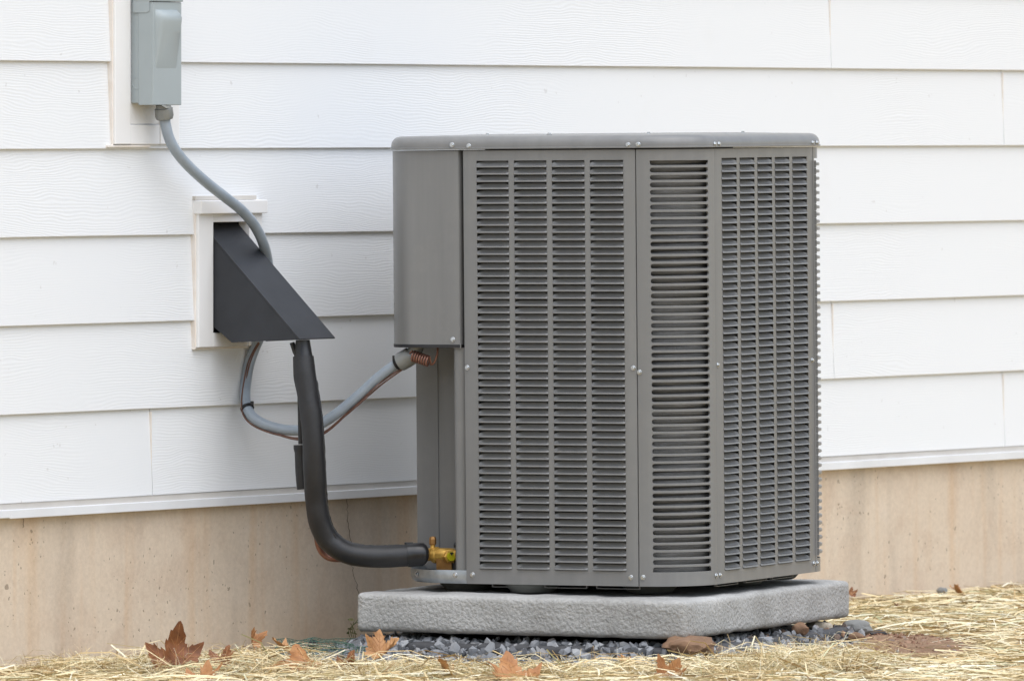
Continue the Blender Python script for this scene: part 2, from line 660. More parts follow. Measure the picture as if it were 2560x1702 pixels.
def board(w0, w1, z0, zlo=None, zhi=None, bm_=None):
    # front face leans back towards the top, under the board above
    top = zhi if zhi else z0 + PITCH + 0.024
    lo = zlo if zlo else z0
    nseg = max(2, int((w1 - w0) / 0.25))
    rings = []
    for i in range(nseg + 1):
        w = w0 + (w1 - w0) * i / nseg
        wob = 0.0007 * noise.noise(Vector((w * 1.7, z0 * 9, 3.1)))
        pf = lambda z: wob - LEAN * (z - z0) / PITCH
        rings.append([(w, -pf(lo) + 0.0012, lo + wob), (w, -pf(lo), lo + 0.0014 + wob), (w, -pf(top), top), (w, -pf(top) + TH, top), (w, -pf(lo) + TH, lo + wob)])
    return bm_loft(rings, bm_, cap0=True, cap1=True)


for k in range(NROW):
    z0 = ROW0 + PITCH * k
    js = sorted(w_at(x) for x in joint_px.get(k, []))
    if k > 5:
        js = [((k * 2.37) % 3.0) - 1.0, ((k * 2.37) % 3.0) + 2.6]
    edges = [WALL_W0] + js + [WALL_W1]
    for a, b in zip(edges, edges[1:]):
        a_, b_ = a + (0.0010 if a != WALL_W0 else 0), b - (0.0010 if b != WALL_W1 else 0)
        if a < HOLE[0] and b > HOLE[1] and z0 < HOLE[3] and z0 + PITCH > HOLE[2]:
            bm = board(a_, HOLE[0], z0)
            board(HOLE[1], b_, z0, None, None, bm)
            if HOLE[2] > z0:
                board(HOLE[0], HOLE[1], z0, None, HOLE[2], bm)
            if HOLE[3] < z0 + PITCH:
                board(HOLE[0], HOLE[1], z0, HOLE[3], None, bm)
            bmesh.ops.remove_doubles(bm, verts=bm.verts, dist=0.0002)
        else:
            bm = board(a_, b_, z0)
        finish('siding_board', bm, M['siding'], house)
    for j in js:
        finish('joint_caulk', bm_box(j - 0.0016, j + 0.0016, -0.0002 + 0.004, 0.012, z0 + 0.004, z0 + PITCH - 0.006), M['caulk'], house)

finish('sheathing', bm_box(WALL_W0, WALL_W1, 0.021, 0.20, 0.345, ROW0 + NROW * PITCH), M['gap'], house)
# recessed start strip, projecting drip strip, foundation
finish('starter_strip', bm_box(WALL_W0, WALL_W1, 0.0025, 0.021, 0.331, 0.3435), M['gap'], house)
st = [w_at(18), w_at(2140)]
segs = [(WALL_W0, w_at(14)), (w_at(15), WALL_W1)]
for i, (a, b) in enumerate(segs):
    finish('drip_strip', bm_box(a, b, -0.010 - 0.002 * (i == 0), 0.020, 0.3135 + 0.002 * (i == 0), 0.3318, 0.0012), M['trim_metal'], house)

bm = bmesh.new()
nw, nz_ = 120, 16
grid = [[bm.verts.new((WALL_W0 + (WALL_W1 - WALL_W0) * i / nw, 0.012 + 0.0015 * noise.noise(Vector((i * 0.35, j * 0.5, 0))), -0.25 + 0.566 * j / nz_)) for i in range(nw + 1)] for j in range(nz_ + 1)]
for j in range(nz_):
    for i in range(nw):
        bm.faces.new((grid[j][i], grid[j][i + 1], grid[j + 1][i + 1], grid[j + 1][i]))
for i in range(nw):      # flat top ledge
    a, b = grid[nz_][i], grid[nz_][i + 1]
    bm.faces.new((a, b, bm.verts.new((b.co.x, 0.2, b.co.z)), bm.verts.new((a.co.x, 0.2, a.co.z))))
foundation = finish('foundation', bm, M['foundation'], house, 60)


def crack(pts, wd):
    bm_ = bmesh.new()
    P_ = []
    for a, b in zip(pts, pts[1:]):
        for t in range(6):
            P_.append((a[0] + (b[0] - a[0]) * t / 6 + random.uniform(-3, 3), a[1] + (b[1] - a[1]) * t / 6))
    P_.append(pts[-1])
    row = []
    for i, (x, y) in enumerate(P_):
        ww = w_at(x, -0.01)
        zz = z_at(y, ww, -0.01)
        hw = wd * random.uniform(0.4, 1.0)
        row.append([bm_.verts.new((ww - hw, 0.0095, zz)), bm_.verts.new((ww + hw, 0.0095, zz))])
    for a, b in zip(row, row[1:]):
        bm_.faces.new((a[0], a[1], b[1], b[0]))
    return bm_


finish('crack', crack([(868, 1245), (870, 1300), (878, 1352), (874, 1395), (884, 1430), (898, 1490)], 0.0012), M['crack'], foundation)
finish('crack', crack([(58, 1295), (57, 1318)], 0.0011), M['crack'], foundation)


def frame_part(name, x0, x1, z0, z1, p0, p1, bev=0.0018, mat='trim', parent=None):
    return finish(name, bm_box(x0, x1, -p1, -p0, z0, z1, bev), M[mat], parent)



# trim block behind the electrical disconnect
tb1 = empty('trim_block', None, house)
pfr = 0.009
wl0, wl1 = w_at(288, pfr), w_at(327, pfr)
wr0, wr1 = w_at(402, pfr), w_at(449, pfr)
zb0, zb1 = z_at(362, wl0, pfr), z_at(312, wl0, pfr)
frame_part('stile', wl0, wl1, zb0 + 0.0005, 1.62, -0.01, pfr, parent=tb1)
frame_part('stile', wr0, wr1, zb0 + 0.0005, 1.62, -0.01, pfr, parent=tb1)
frame_part('rail', wl1 + 0.0008, wr0 - 0.0008, zb0, zb1, -0.01, pfr - 0.0015, parent=tb1)
frame_part('back_plate', wl1 - 0.002, wr0 + 0.002, zb1 + 0.0006, 1.62, -0.015, 0.004, parent=tb1)
frame_part('caulk_bead', wl0 - 0.0035, wl0 + 0.001, zb0 - 0.003, 1.62, -0.012, 0.004, 0.001, 'caulk', tb1)
frame_part('caulk_bead', wl0 - 0.02, wr0 - 0.03, zb0 - 0.0055, zb0 - 0.0008, -0.012, 0.006, 0.001, 'caulk', tb1)

# trim block round the line-set hood
tb2 = empty('trim_block', None, house)
frame_part('stile', hl0, hl1, hz0, hz1, -0.019, HP, parent=tb2)
frame_part('stile', hr0, hr1, hz0, hz1, -0.019, HP, parent=tb2)
frame_part('rail', hl1 + 0.0006, hr0 - 0.0006, zt, hz1, -0.019, HP - 0.0012, parent=tb2)
frame_part('rail', hl1 + 0.0006, hr0 - 0.0006, hz0, zbt, -0.01, HP - 0.0012, parent=tb2)
frame_part('drip_cap', hl0 - 0.004, hr1 + 0.006, hz1 - 0.006, hz1 + 0.022, -0.008, HP + 0.010, parent=tb2)
frame_part('cap_flashing', hl0 - 0.004, hr1 - 0.012, hz1 + 0.0225, hz1 + 0.0315, -0.012, 0.004, 0.001, 'gap', tb2)
frame_part('opening_shade_plate', hl1 - 0.004, hr0 + 0.004, zbt - 0.004, zt + 0.004, -0.0207, -0.0197, 0.0, 'cavity', tb2)  # dark plate, puts the shade inside the opening into colour
frame_part('caulk_bead', hl0 - 0.0035, hl0 + 0.001, hz0 - 0.004, hz1, -0.012, 0.003, 0.001, 'caulk', tb2)
frame_part('caulk_bead', hl0 - 0.004, hr1 - 0.02, hz0 - 0.004, hz0 - 0.0005, -0.012, 0.003, 0.001, 'caulk', tb2)

# ================================================================== LINE-SET HOOD
hood = empty('line_set_hood', HOUSE_M)
tag(hood, 'dark slate sloped hood over the pipes coming out of the wall', 'hood')
hw0, hw1 = hl1 + 0.002, hr0 - 0.002
p_tip = 0.229
wa_ = hw0
z_tip = z_at(848, wa_, p_tip)
z_low = z_at(856, wa_, 0.045)
z_bk = z_at(818, wa_, HP)
z_slope0 = z_at(600, wa_, HP)     # slope line where the side leaves the trim
sl = (z_slope0 - z_tip) / (p_tip - HP)
zt_in = zt - 0.002
p_in = HP - (zt_in - z_slope0) / sl
tk = 0.0022
zz = (z_tip + z_low) / 2


def side_poly(w):
    return [(w, -p_tip, z_tip), (w, -p_in, zt_in), (w, 0.0188, zt_in), (w, 0.0188, z_bk + 0.004), (w, -HP, z_bk), (w, -0.056, z_low)]


finish('side_panel', bm_prism(side_poly(hw0), (tk, 0, 0)), M['hood'], hood)
finish('side_panel', bm_prism(side_poly(hw1 - tk), (tk, 0, 0)), M['hood'], hood)
# sloping top with small turned-down lips
nx = Vector((0, -(zt_in - z_tip), -(p_tip - p_in))).normalized()
finish('sloped_top', bm_prism([(hw0 - 0.0015, -p_tip - 0.002, z_tip - 0.0015), (hw1 + 0.0015, -p_tip - 0.002, z_tip - 0.0015), (hw1 + 0.0015, -p_in, zt_in + 0.0012), (hw0 - 0.0015, -p_in, zt_in + 0.0012)], (0, -0.0022, 0.0022), bev=0.0006, seg=1), M['hood'], hood)
finish('top_flange', bm_prism([(hw0, -p_in + 0.0002, zt_in), (hw1, -p_in + 0.0002, zt_in), (hw1, 0.0190, zt_in), (hw0, 0.0190, zt_in)], (0, 0, 0.0016)), M['hood'], hood)

# ================================================================== DISCONNECT BOX
box = empty('electrical_disconnect', HOUSE_M)
tag(box, 'grey green metal electrical disconnect box on white trim, cut by the top edge', 'electrical box')
bp0, bp1, bp2 = 0.0045, 0.036, 0.062
bw0 = w_at(327.5, bp0)
bwf = w_at(454, bp2)
bz0 = z_at(258.5, bw0, bp1)
bz1 = bz0 + 0.26
finish('enclosure', bm_box(bw0, bwf - 0.004, -bp1, -bp0, bz0, bz1, 0.0015), M['boxpaint'], box)
cz0 = bz0 - 0.004
cover = finish('cover', bm_box(bw0 - 0.0012, bwf, -bp2, -(bp1 - 0.012), cz0, z_at(5, bw0, bp2), 0.0016), M['boxpaint'], box)
lid_ = finish('upper_cap', bm_box(bw0 - 0.0035, bwf + 0.0025, -bp2 - 0.003, -bp0 - 0.006, z_at(4, bw0, bp2), bz1 + 0.004, 0.002), M['boxpaint'], box)
tabz = z_at(32, bw0, bp1)
finish('hinge_tab', bm_prism([(bw0 - 0.003, -0.012, tabz), (bw0 - 0.003, -0.05, tabz), (bw0 - 0.003, -0.054, tabz + 0.004), (bw0 - 0.003, -0.054, tabz + 0.03), (bw0 - 0.003, -0.012, tabz + 0.03)], (0.0022, 0, 0)), M['boxpaint'], box)
# raised scoop on the cover: deep at the top, running out flat at the bottom
hx0, hx1 = w_at(388, bp2), w_at(444, bp2)
hzt, hzb = z_at(24, bw0, bp2), z_at(174, bw0, bp2)
rings = []
n_ = 15
for i in range(n_ + 1):
    t = i / n_
    z = hzt + (hzb - hzt) * t
    d = 0.020 * (1 - t) ** 0.9 * min(1.0, math.sqrt(max(0, t * 7))) if t < 1 else 0
    if t == 0:
        d = 0
    inset = 0.010 * (1 - t)
    yb = -bp2 + 0.0005
    w0_, w1_ = hx0, hx1 - 0.004 * t
    rings.append([(w0_, yb, z), (w0_ + inset * 0.7, yb - d * 0.55, z), (w0_ + inset + 0.004, yb - d, z), (w1_ - inset * 0.4 - 0.003, yb - d, z), (w1_ - inset * 0.2, yb - d * 0.6, z), (w1_, yb, z)])
finish('scoop', bm_loft(rings, close=False, cap0=False), M['boxpaint'], box, 50)
ko = Vector((bw0 - 0.0012, -(bp1 - 0.012) + 0.004 - 0.006, z_at(208, bw0, bp1)))
finish('knockout', bm_lathe([(0.0128, 0.0), (0.0128, 0.0010), (0.0108, 0.0010), (0.0104, 0.0004), (0.0, 0.0004)], Vector((bw0 + 0.0002, -0.020, ko.z)), (-1, 0, 0), 24), M['boxpaint'], box, 40)
finish('latch_clip', bm_prism([(w_at(405, bp2), -bp2 - 0.001, cz0 + 0.002), (w_at(424, bp2), -bp2 - 0.001, cz0 - 0.004), (w_at(426, bp2), -bp2 - 0.001, cz0 - 0.006), (w_at(414, bp2), -bp2 - 0.001, cz0 - 0.006), (w_at(404, bp2), -bp2 - 0.001, cz0 - 0.001)], (0, 0.0015, 0)), M['screw'], box)

# ================================================================== CONDUIT
TL = Matrix.Translation


def world_path(pts):
    return [wxy(x, y, p) for x, y, p in pts]


CR = 0.0112
up_pts = [(408, 275, 0.046), (412, 300, 0.046), (421, 340, 0.050), (438, 375, 0.055), (468, 412, 0.060), (512, 453, 0.064), (560, 491, 0.066), (602, 524, 0.063),
          (635, 562, 0.058), (657, 606, 0.052), (669, 655, 0.035), (673, 720, 0.031), (666, 790, 0.026), (652, 835, 0.0225)]
lo_px = [(636, 872), (623, 910), (616, 950), (613, 990), (618, 1020), (634, 1044), (668, 1063), (712, 1074), (758, 1074), (800, 1060), (850, 1027), (900, 985), (945, 944), (985, 914), (1006, 902)]
cpath = world_path(up_pts)
Ys = wxy(652, 835, 0.0225).y
Yend = 18.37
for i, (x, y) in enumerate(lo_px):
    t = i / (len(lo_px) - 1)
    yy = Ys + (Yend - Ys) * (t ** 1.0)
    if 3 <= i <= 8:
        yy -= 0.03 * math.sin((i - 2) / 7 * math.pi)
    cpath.append(unproj(x, y, yy))
conduit = empty('electrical_conduit', TL(cpath[0]))
tag(conduit, 'grey flexible electrical conduit looping from the box past the hood to the unit', 'conduit')
off = -Vector(cpath[0])


def local(pts):
    return [Vector(p) + off for p in pts]


sp = catmull(cpath, 8)
finish('jacket', bm_tube(local(sp), CR, 14), M['conduit'], conduit, 60)
# connector under the box
ctop = wxy(408, 262, 0.046)
cdir = (Vector(cpath[1]) - ctop).normalized()
finish('box_connector', bm_lathe([(0.016, 0.0), (0.0165, 0.006), (0.0165, 0.007), (0.0195, 0.0085), (0.0200, 0.024), (0.0175, 0.030), (0.0130, 0.032)], ctop + off, cdir, 10), M['connector'], conduit, 30)
# connector under the control box
e0, e1 = Vector(cpath[-1]), Vector(cpath[-2])
ed = (e0 - e1).normalized()
finish('elbow_connector', bm_tube([q + off for q in catmull([e0 - ed * 0.006, e0 + ed * 0.012, e0 + ed * 0.026 + Vector((0.004, 0, 0.006)), e0 + ed * 0.030 + Vector((0.010, 0, 0.030))], 5)], 0.0175, 14, rfun=lambda t: 0.0155 + 0.004 * (t < 0.6)), M['connector'], conduit, 50)
# brown control wires strapped along the loop
for dx, dy, nm in ((-1, 1, 0), (1, 2, 1)):
    pp = []
    n0 = len(up_pts) * 8 - 4
    seg = sp[n0:]
    for i, q in enumerate(seg):
        t = i / (len(seg) - 1)
        q = Vector(q)
        view = (Vector((0, 0, H)) - q).normalized()
        tan = (Vector(seg[min(i + 1, len(seg) - 1)]) - Vector(seg[max(i - 1, 0)])).normalized()
        side = tan.cross(view).normalized()       # points to the outside of the loop
        s = -0.25 + 1.35 * min(1, t * 3.0)
        s += 0.55 * max(0, math.sin((t - 0.50) / 0.22 * math.pi)) if 0.50 < t < 0.72 else 0
        s += 0.12 * math.sin(t * 21 + nm)
        pp.append(q + view * CR * (1.0 if abs(s) < 1 else 0.35) * 0.95 + side * CR * s + Vector((0.0022 * nm, 0, -0.0022 * nm)))
    finish('control_wire', bm_tube([p + off for p in pp], 0.0019, 6), M['copper_wire'], conduit, 60)


def tie_at(q, tan, r, tailv):
    bm_ = bm_lathe([(r, -0.003), (r + 0.0014, -0.0026), (r + 0.0014, 0.0026), (r, 0.003)], Vector(q) + off, tan, 16)
    v = (Vector((0, 0, H)) - Vector(q)).normalized()
    c = Vector(q) + off + tailv * (r + 0.002)
    bm_box(c.x - 0.0035, c.x + 0.0035, c.y - 0.004, c.y + 0.004, c.z - 0.0045, c.z + 0.0045, 0.0008, 1, bm_)
    return bm_


i1 = (len(up_pts) + 4) * 8
finish('cable_tie', tie_at(sp[i1], (sp[i1 + 1] - sp[i1 - 1]).normalized(), CR + 0.0022, Vector((0.7, -0.3, 0.7)).normalized()), M['tie'], conduit)
i2 = len(sp) - 6
finish('cable_tie', tie_at(sp[i2], (sp[i2 + 1] - sp[i2 - 1]).normalized(), CR + 0.0024, Vector((-0.5, -0.4, 0.8)).normalized()), M['tie'], conduit)

# ================================================================== INSULATED LINE
ln_px = [(757, 850, 18.30), (758, 880, 18.30), (761, 930, 18.295), (770, 985, 18.29), (779, 1050, 18.285), (784, 1120, 18.285), (787, 1190, 18.29), (790, 1245, 18.30),
         (797, 1295, 18.31), (817, 1342, 18.33), (852, 1374, 18.35), (898, 1388, 18.38), (950, 1391, 18.41), (1000, 1389, 18.44), (1046, 1386, 18.465), (1072, 1387, 18.475)]
lp = [unproj(x, y, yy - 0.135 * max(0.0, min(1.0, (x - 790) / 250))) for x, y, yy in ln_px]
line = empty('insulated_pipe', TL(lp[0]))
tag(line, 'black foam insulated refrigerant pipe bending from hood to the brass valve', 'pipe')
off2 = -lp[0]
LR = 0.0232
lsp = catmull(lp, 8)
i_a = 2 * 8 - 2
finish('foam_sleeve', bm_tube([p + off2 for p in lsp[i_a - 4:-12]], LR, 22, wob=0.05, rfun=lambda t: LR * (0.93 + 0.07 * min(1, t * 14)) * (1 + 0.02 * math.sin(t * 23))), M['foam'], line, 60)
finish('tape_wrap', bm_tube([p + off2 for p in lsp[:i_a + 1]], 0.018, 16, wob=0.10, rfun=lambda t: 0.0150 + 0.0075 * t ** 1.6), M['tape'], line, 50)
ptail = [p + off2 for p in lsp[-14:]]
finish('tape_wrap', bm_tube(ptail, 0.02, 18, wob=0.10, rfun=lambda t: 0.0246 if t < 0.55 else 0.0246 - 0.022 * ((t - 0.55) / 0.45) ** 1.5), M['tape'], line, 50)
# glued seam along the sleeve, with one torn flap
seam = []
for i in range(i_a + 6, len(lsp) - 16):
    tan = (lsp[i + 1] - lsp[i - 1]).normalized()
    sd = tan.cross(Vector((0, -1, 0))).normalized()
    if i == i_a + 6 and sd.x < 0:
        flip = -1
    elif i == i_a + 6:
        flip = 1
    seam.append(lsp[i] + off2 + sd * flip * LR * 0.97 + Vector((0, 0.004, 0)))
finish('glued_seam', bm_tube(seam, 0.002, 6, wob=0.5, rfun=lambda t: 0.0016 + 0.0012 * noise.noise(Vector((t * 40, 0, 0)))), M['tape'], line)
q = unproj(828, 1327, 18.30) + off2
finish('torn_flap', bm_prism([q, q + Vector((0.008, 0, -0.008)), q + Vector((0.012, 0, -0.016)), q + Vector((0.002, 0, -0.010))], (0, -0.003, 0)), M['tape'], line)
# second, shorter sleeve hanging behind, and the thin copper liquid line
sp2 = [unproj(x, y, 18.345) + off2 for x, y in ((752, 1112), (753, 1150), (755, 1190), (758, 1222))]
bm = bm_tube(catmull(sp2, 4), 0.0135, 14, rfun=lambda t: 0.0135 + 0.002 * (t < 0.12))
finish('short_sleeve', bm, M['foam'], line, 50)
sp3 = [unproj(x, y, yy) + off2 for x, y, yy in ((730, 856, 18.335), (738, 880, 18.335), (748, 905, 18.335), (750, 1000, 18.345), (752, 1110, 18.345))]
finish('liquid_line', bm_tube(catmull(sp3, 6), 0.0055, 10), M['tape'], line, 60)
sp4 = [unproj(x, y, yy - 0.135 * max(0.0, min(1.0, (x - 790) / 250))) + off2 for x, y, yy in ((768, 1215, 18.345), (785, 1290, 18.35), (792, 1345, 18.355), (799, 1372, 18.36), (813, 1389, 18.37), (834, 1397, 18.38), (880, 1397, 18.41), (980, 1396, 18.46), (1060, 1398, 18.50))]
finish('copper_line', bm_tube(catmull(sp4, 6), 0.0060, 10), M['copper'], line, 60)
q = unproj(1022, 1362, 18.335) + off2
finish('tape_end', bm_box(q.x - 0.009, q.x + 0.009, q.y - 0.004, q.y + 0.004, q.z - 0.005, q.z + 0.006, 0.001), M['tape'], line)

# ================================================================== CONCRETE PAD
PADM = TL((0.3528, 17.970, 0.060)) @ Matrix.Rotation(R(-24.34), 4, 'Z')
PLF, PLS, PTH = 0.743, 0.897, 0.0795


def bm_roundbox(x0, x1, y0, y1, z0, z1, r, n, amp, scale):
    bm_ = bmesh.new()
    def axis(a, b, k):
        inner = list(np.linspace(a + r, b - r, k))
        e0_ = [a + r * (1 - math.cos(t)) for t in np.linspace(0, math.pi / 2, 5)][:-1]
        return e0_ + inner + [b - (v - a) for v in reversed(e0_)]
    ax = [axis(x0, x1, n[0]), axis(y0, y1, n[1]), axis(z0, z1, n[2])]
    lo, hi = Vector((x0 + r, y0 + r, z0 + r)), Vector((x1 - r, y1 - r, z1 - r))
    def place(p):
        q = Vector([min(max(p[i], lo[i]), hi[i]) for i in range(3)])
        d = Vector(p) - q
        if d.length > 1e-9:
            d.normalize()
            p = q + d * r
        else:
            p = Vector(p)
        nn = d if d.length > 0 else Vector((0, 0, 1))
        return p + nn * amp * (noise.noise(p * scale) + 0.5 * noise.noise(p * scale * 2.7))
    for a, b, c in ((0, 1, 2), (1, 2, 0), (0, 2, 1)):
        for cv in (ax[c][0], ax[c][-1]):
            g = []
            for u in ax[a]:
                row = []
                for v in ax[b]:
                    p = [0, 0, 0]
                    p[a], p[b], p[c] = u, v, cv
                    row.append(bm_.verts.new(place(p)))
                g.append(row)
            for i in range(len(g) - 1):
                for j in range(len(g[0]) - 1):
                    bm_.faces.new((g[i][j], g[i + 1][j], g[i + 1][j + 1], g[i][j + 1]))
    bmesh.ops.remove_doubles(bm_, verts=bm_.verts, dist=0.0006)
    return bm_


pad = finish('concrete_pad', bm_roundbox(-PLF, 0, 0, PLS, 0, PTH, 0.011, (60, 70, 6), 0.0024, 16.0), M['pad'], None, 70)
pad.matrix_world = PADM
tag(pad, 'thick rough grey concrete pad under the condenser unit', 'concrete pad')

# ================================================================== AIR CONDITIONER
UM = TL((-0.0946, 18.268, 0.159)) @ Matrix.Rotation(-0.0082, 4, 'Y') @ Matrix.Rotation(-0.4367, 4, 'Z')
unit = empty('air_conditioner', UM)
tag(unit, 'grey louvered outdoor air conditioner condenser beside the white house wall', 'air conditioner')
LF, CRN, LS, UH, UA = 0.3933, 0.1224, 0.5180, 0.8990, 0.1955
UW = LF + CRN            # right face x
UB = LS + 2 * CRN        # back face y


def rrect(x0, x1, y0, y1, rads, z, n=12):
    """rounded rectangle, corner radii in order front-left, front-right, back-right, back-left"""
    out = []
    cs = ((x0 + rads[0], y0 + rads[0], 180, rads[0]), (x1 - rads[1], y0 + rads[1], 270, rads[1]), (x1 - rads[2], y1 - rads[2], 0, rads[2]), (x0 + rads[3], y1 - rads[3], 90, rads[3]))
    for cx_, cy_, a0, r in cs:
        for i in range(n + 1):
            a = R(a0 + 90 * i / n)
            out.append((cx_ + r * math.cos(a), cy_ + r * math.sin(a), z))
    return out


def urr(o, z, n=12, fl=0.095):
    return rrect(-UA - o, UW + o, -o, UB + o, (fl + o, CRN + o, CRN + o, CRN + o), z, n)


# lid: pressed rim with a rounded shoulder, top skin and raised fan ring
prof = [(-0.004, UH + 0.0018), (0.0062, UH + 0.0016), (0.0072, UH + 0.0022), (0.0072, UH + 0.0044), (0.0050, UH + 0.0052), (0.0050, UH + 0.0095)]
for i in range(1, 9):
    a = R(90 * i / 8)
    prof.append((0.0050 - 0.021 * (1 - math.cos(a)), UH + 0.0095 + 0.0195 * math.sin(a)))
lid = finish('top_cover', bm_loft([urr(o, z) for o, z in prof] + [urr(-0.045, UH + 0.0295)] , cap1=False), M['unit'], unit, 40)
fc = Vector(((UW - UA) / 2, UB / 2, 0))
FR = 0.275


def circ(r, z, n=52):
    a0 = 225
    return [(fc.x + r * math.cos(R(a0 - 45 + 360 * i / n)), fc.y + r * math.sin(R(a0 - 45 + 360 * i / n)), z) for i in range(n)]


outer = urr(-0.045, UH + 0.0295)
finish('top_deck', bm_loft([outer, circ(FR + 0.03, UH + 0.0312), circ(FR, UH + 0.0320), circ(FR - 0.012, UH + 0.0318), circ(FR - 0.014, UH - 0.05)]), M['unit'], unit, 40)
bm = bmesh.new()
for k in range(9):
    rr = 0.05 + (FR - 0.06) * k / 8
    ring = [Vector((fc.x + rr * math.cos(2 * math.pi * i / 40), fc.y + rr * math.sin(2 * math.pi * i / 40), UH + 0.0300)) for i in range(41)]
    bm_tube(ring, 0.0017, 5, bm, cap=False)
for k in range(6):
    a = k * math.pi / 3
    bm_tube([Vector((fc.x + 0.05 * math.cos(a), fc.y + 0.05 * math.sin(a), UH + 0.027)), Vector((fc.x + (FR - 0.014) * math.cos(a), fc.y + (FR - 0.014) * math.sin(a), UH + 0.027))], 0.0022, 5, bm)
finish('fan_guard', bm, M['unit'], unit)
bm = bm_lathe([(0.05, 0), (0.05, 0.06), (0.03, 0.07)], (fc.x, fc.y, UH - 0.09), (0, 0, 1), 20)
for k in range(3):
    a = k * 2 * math.pi / 3
    ca, sa = math.cos(a), math.sin(a)
    pts = [(0.045, -0.05), (0.25, -0.10), (0.25, 0.08), (0.045, 0.05)]
    bm_prism([(fc.x + ca * r_ - sa * t_, fc.y + sa * r_ + ca * t_, UH - 0.06 + t_ * 0.3) for r_, t_ in pts], (0, 0, 0.003), bm)
finish('fan', bm, M['cavity'], unit)
# dark liner added inside so that no light passes right through
finish('inner_light_block', bm_loft([rrect(-0.027, UW - 0.042, 0.042, UB - 0.042, (0.005, CRN - 0.042, CRN - 0.042, 0.02), z_, 6) for z_ in (0.012, UH - 0.002)]), M['cavity'], unit)

# coil: one continuous tube wound round the cabinet
path = []
turns, z_a, z_b = 53, 0.026, UH - 0.014
base = rrect(-UA + 0.205, UW - 0.022, 0.022, UB - 0.022, (0.03, CRN - 0.022, CRN - 0.022, 0.03), 0, 7)
for k in range(turns):
    for i, q in enumerate(base):
        path.append(Vector((q[0], q[1], z_a + (z_b - z_a) * (k + i / len(base)) / turns)))
finish('coil', bm_tube(path, 0.0088, 8), M['coil'], unit, 70)

# ---- louvered panels
ROWS = 56


def louver_mesh(name, L, pitch):
    """pressed louver: tucked in at the top, leaning out to a rolled lip at the bottom, closed at both ends"""
    bm_ = bmesh.new()
    prof_ = [(0.0088, 0.94), (0.0062, 0.73), (0.0036, 0.51), (0.0016, 0.38), (-0.0042, 0.29), (-0.0049, 0.12), (0.0020, 0.03)]
    us = [0.0, 0.035, 0.085, 0.16, 0.5, 0.84, 0.915, 0.965, 1.0]
    g = []
    for u in us:
        d = min(u, 1 - u) / 0.16
        k = min(1.0, math.sin(min(1, d) * math.pi / 2) ** 0.8)
        g.append([bm_.verts.new((u * L, (o * k if o > 0 else o * (0.35 + 0.65 * k)) + (0.0006 if k < 0.01 else 0), zf * pitch * (1 if zf < 0.5 else (0.50 + (zf - 0.50) * (0.30 + 0.70 * k))))) for o, zf in prof_])
    for a, b in zip(g, g[1:]):
        for i in range(len(prof_) - 1):
            bm_.faces.new((a[i], b[i], b[i + 1], a[i + 1]))
    me = bpy.data.meshes.new(name)
    bmesh.ops.recalc_face_normals(bm_, faces=bm_.faces)
    bm_.to_mesh(me)
    bm_.free()
    me.materials.append(M['unit'])
    me.shade_smooth()
    me.set_sharp_from_angle(angle=R(60))
    return me


def holed_sheet(L, Hh, cols, z0, z1, flange=0.012, bm_=None):
    """flat panel sheet, x 0..L, with one tall opening per louver column; edges folded back"""
    bm_ = bmesh.new()
    xs = [0.0] + [c for ab in cols for c in ab] + [L]
    zs = [0.0, z0, z1, Hh]
    V = [[bm_.verts.new((x, 0, z)) for x in xs] for z in zs]
    for j in range(3):
        for i in range(len(xs) - 1):
            if j == 1 and i % 2 == 1:
                continue
            bm_.faces.new((V[j][i], V[j][i + 1], V[j + 1][i + 1], V[j + 1][i]))
    r = 0.0016
    for i0 in (0, len(xs) - 1):
        s = -1 if i0 == 0 else 1
        prev = [V[j][i0] for j in range(4)]
        for ox, oy in ((0.7 * r, 0.3 * r), (r, r), (r, flange)):
            cur = [bm_.verts.new((xs[i0] + s * ox, oy, zs[j])) for j in range(4)]
            for j in range(3):
                bm_.faces.new((prev[j], cur[j], cur[j + 1], prev[j + 1]))
            prev = cur
    return bm_


fcols = [(0.0300, 0.1030), (0.1155, 0.1895), (0.2020, 0.2760), (0.2885, 0.3635)]
FZ0, FZ1 = 0.0305, UH - 0.0225
pitch = (FZ1 - FZ0) / ROWS
front = finish('front_panel', holed_sheet(LF - 0.0046, UH - 0.0012, fcols, FZ0, FZ1), M['unit'], unit, 40, (0.0012, 0, 0))
lv = louver_mesh('louver', 0.0746, pitch)
n_ind = 0
for (a, b) in fcols:
    for k in range(ROWS):
        o = share(lv, 'louver', front, (a - 0.0004, 0.0, FZ0 + k * pitch))
        o.scale.x = (b - a + 0.0008) / 0.0746
        o.rotation_euler.x = R(random.gauss(0, 1.1))
        n_ind += 1

side = finish('side_panel', holed_sheet(LS - 0.0032, UH - 0.0012, [(0.0360, 0.1130), (0.1290, 0.2060), (0.2215, 0.2985), (0.3140, 0.3910), (0.4070, 0.4840)], 0.026, UH - 0.0205), M['unit'], unit, 40, (UW, CRN + 0.0016, 0))
side.rotation_euler = (0, 0, R(90))
lv2 = louver_mesh('louver', 0.0778, (UH - 0.0205 - 0.026) / ROWS)
sp_ = (UH - 0.0205 - 0.026) / ROWS
rest = bmesh.new()
for ci, a in enumerate((0.0360, 0.1290, 0.2215, 0.3140, 0.4070)):
    for k in range(ROWS):
        loc = (a - 0.0004, 0.0, 0.026 + k * sp_)
        if n_ind < 300:
            o = share(lv2, 'louver', side, loc)
            o.rotation_euler.x = R(random.gauss(0, 1.3))
            n_ind += 1
        else:
            n_before = len(rest.verts)
            rest.from_mesh(lv2)
            rest.verts.ensure_lookup_table()
            bmesh.ops.translate(rest, verts=rest.verts[n_before:], vec=loc)
o = finish('louver_field', rest, M['unit'], side, 60)
tag(o, kind='stuff')


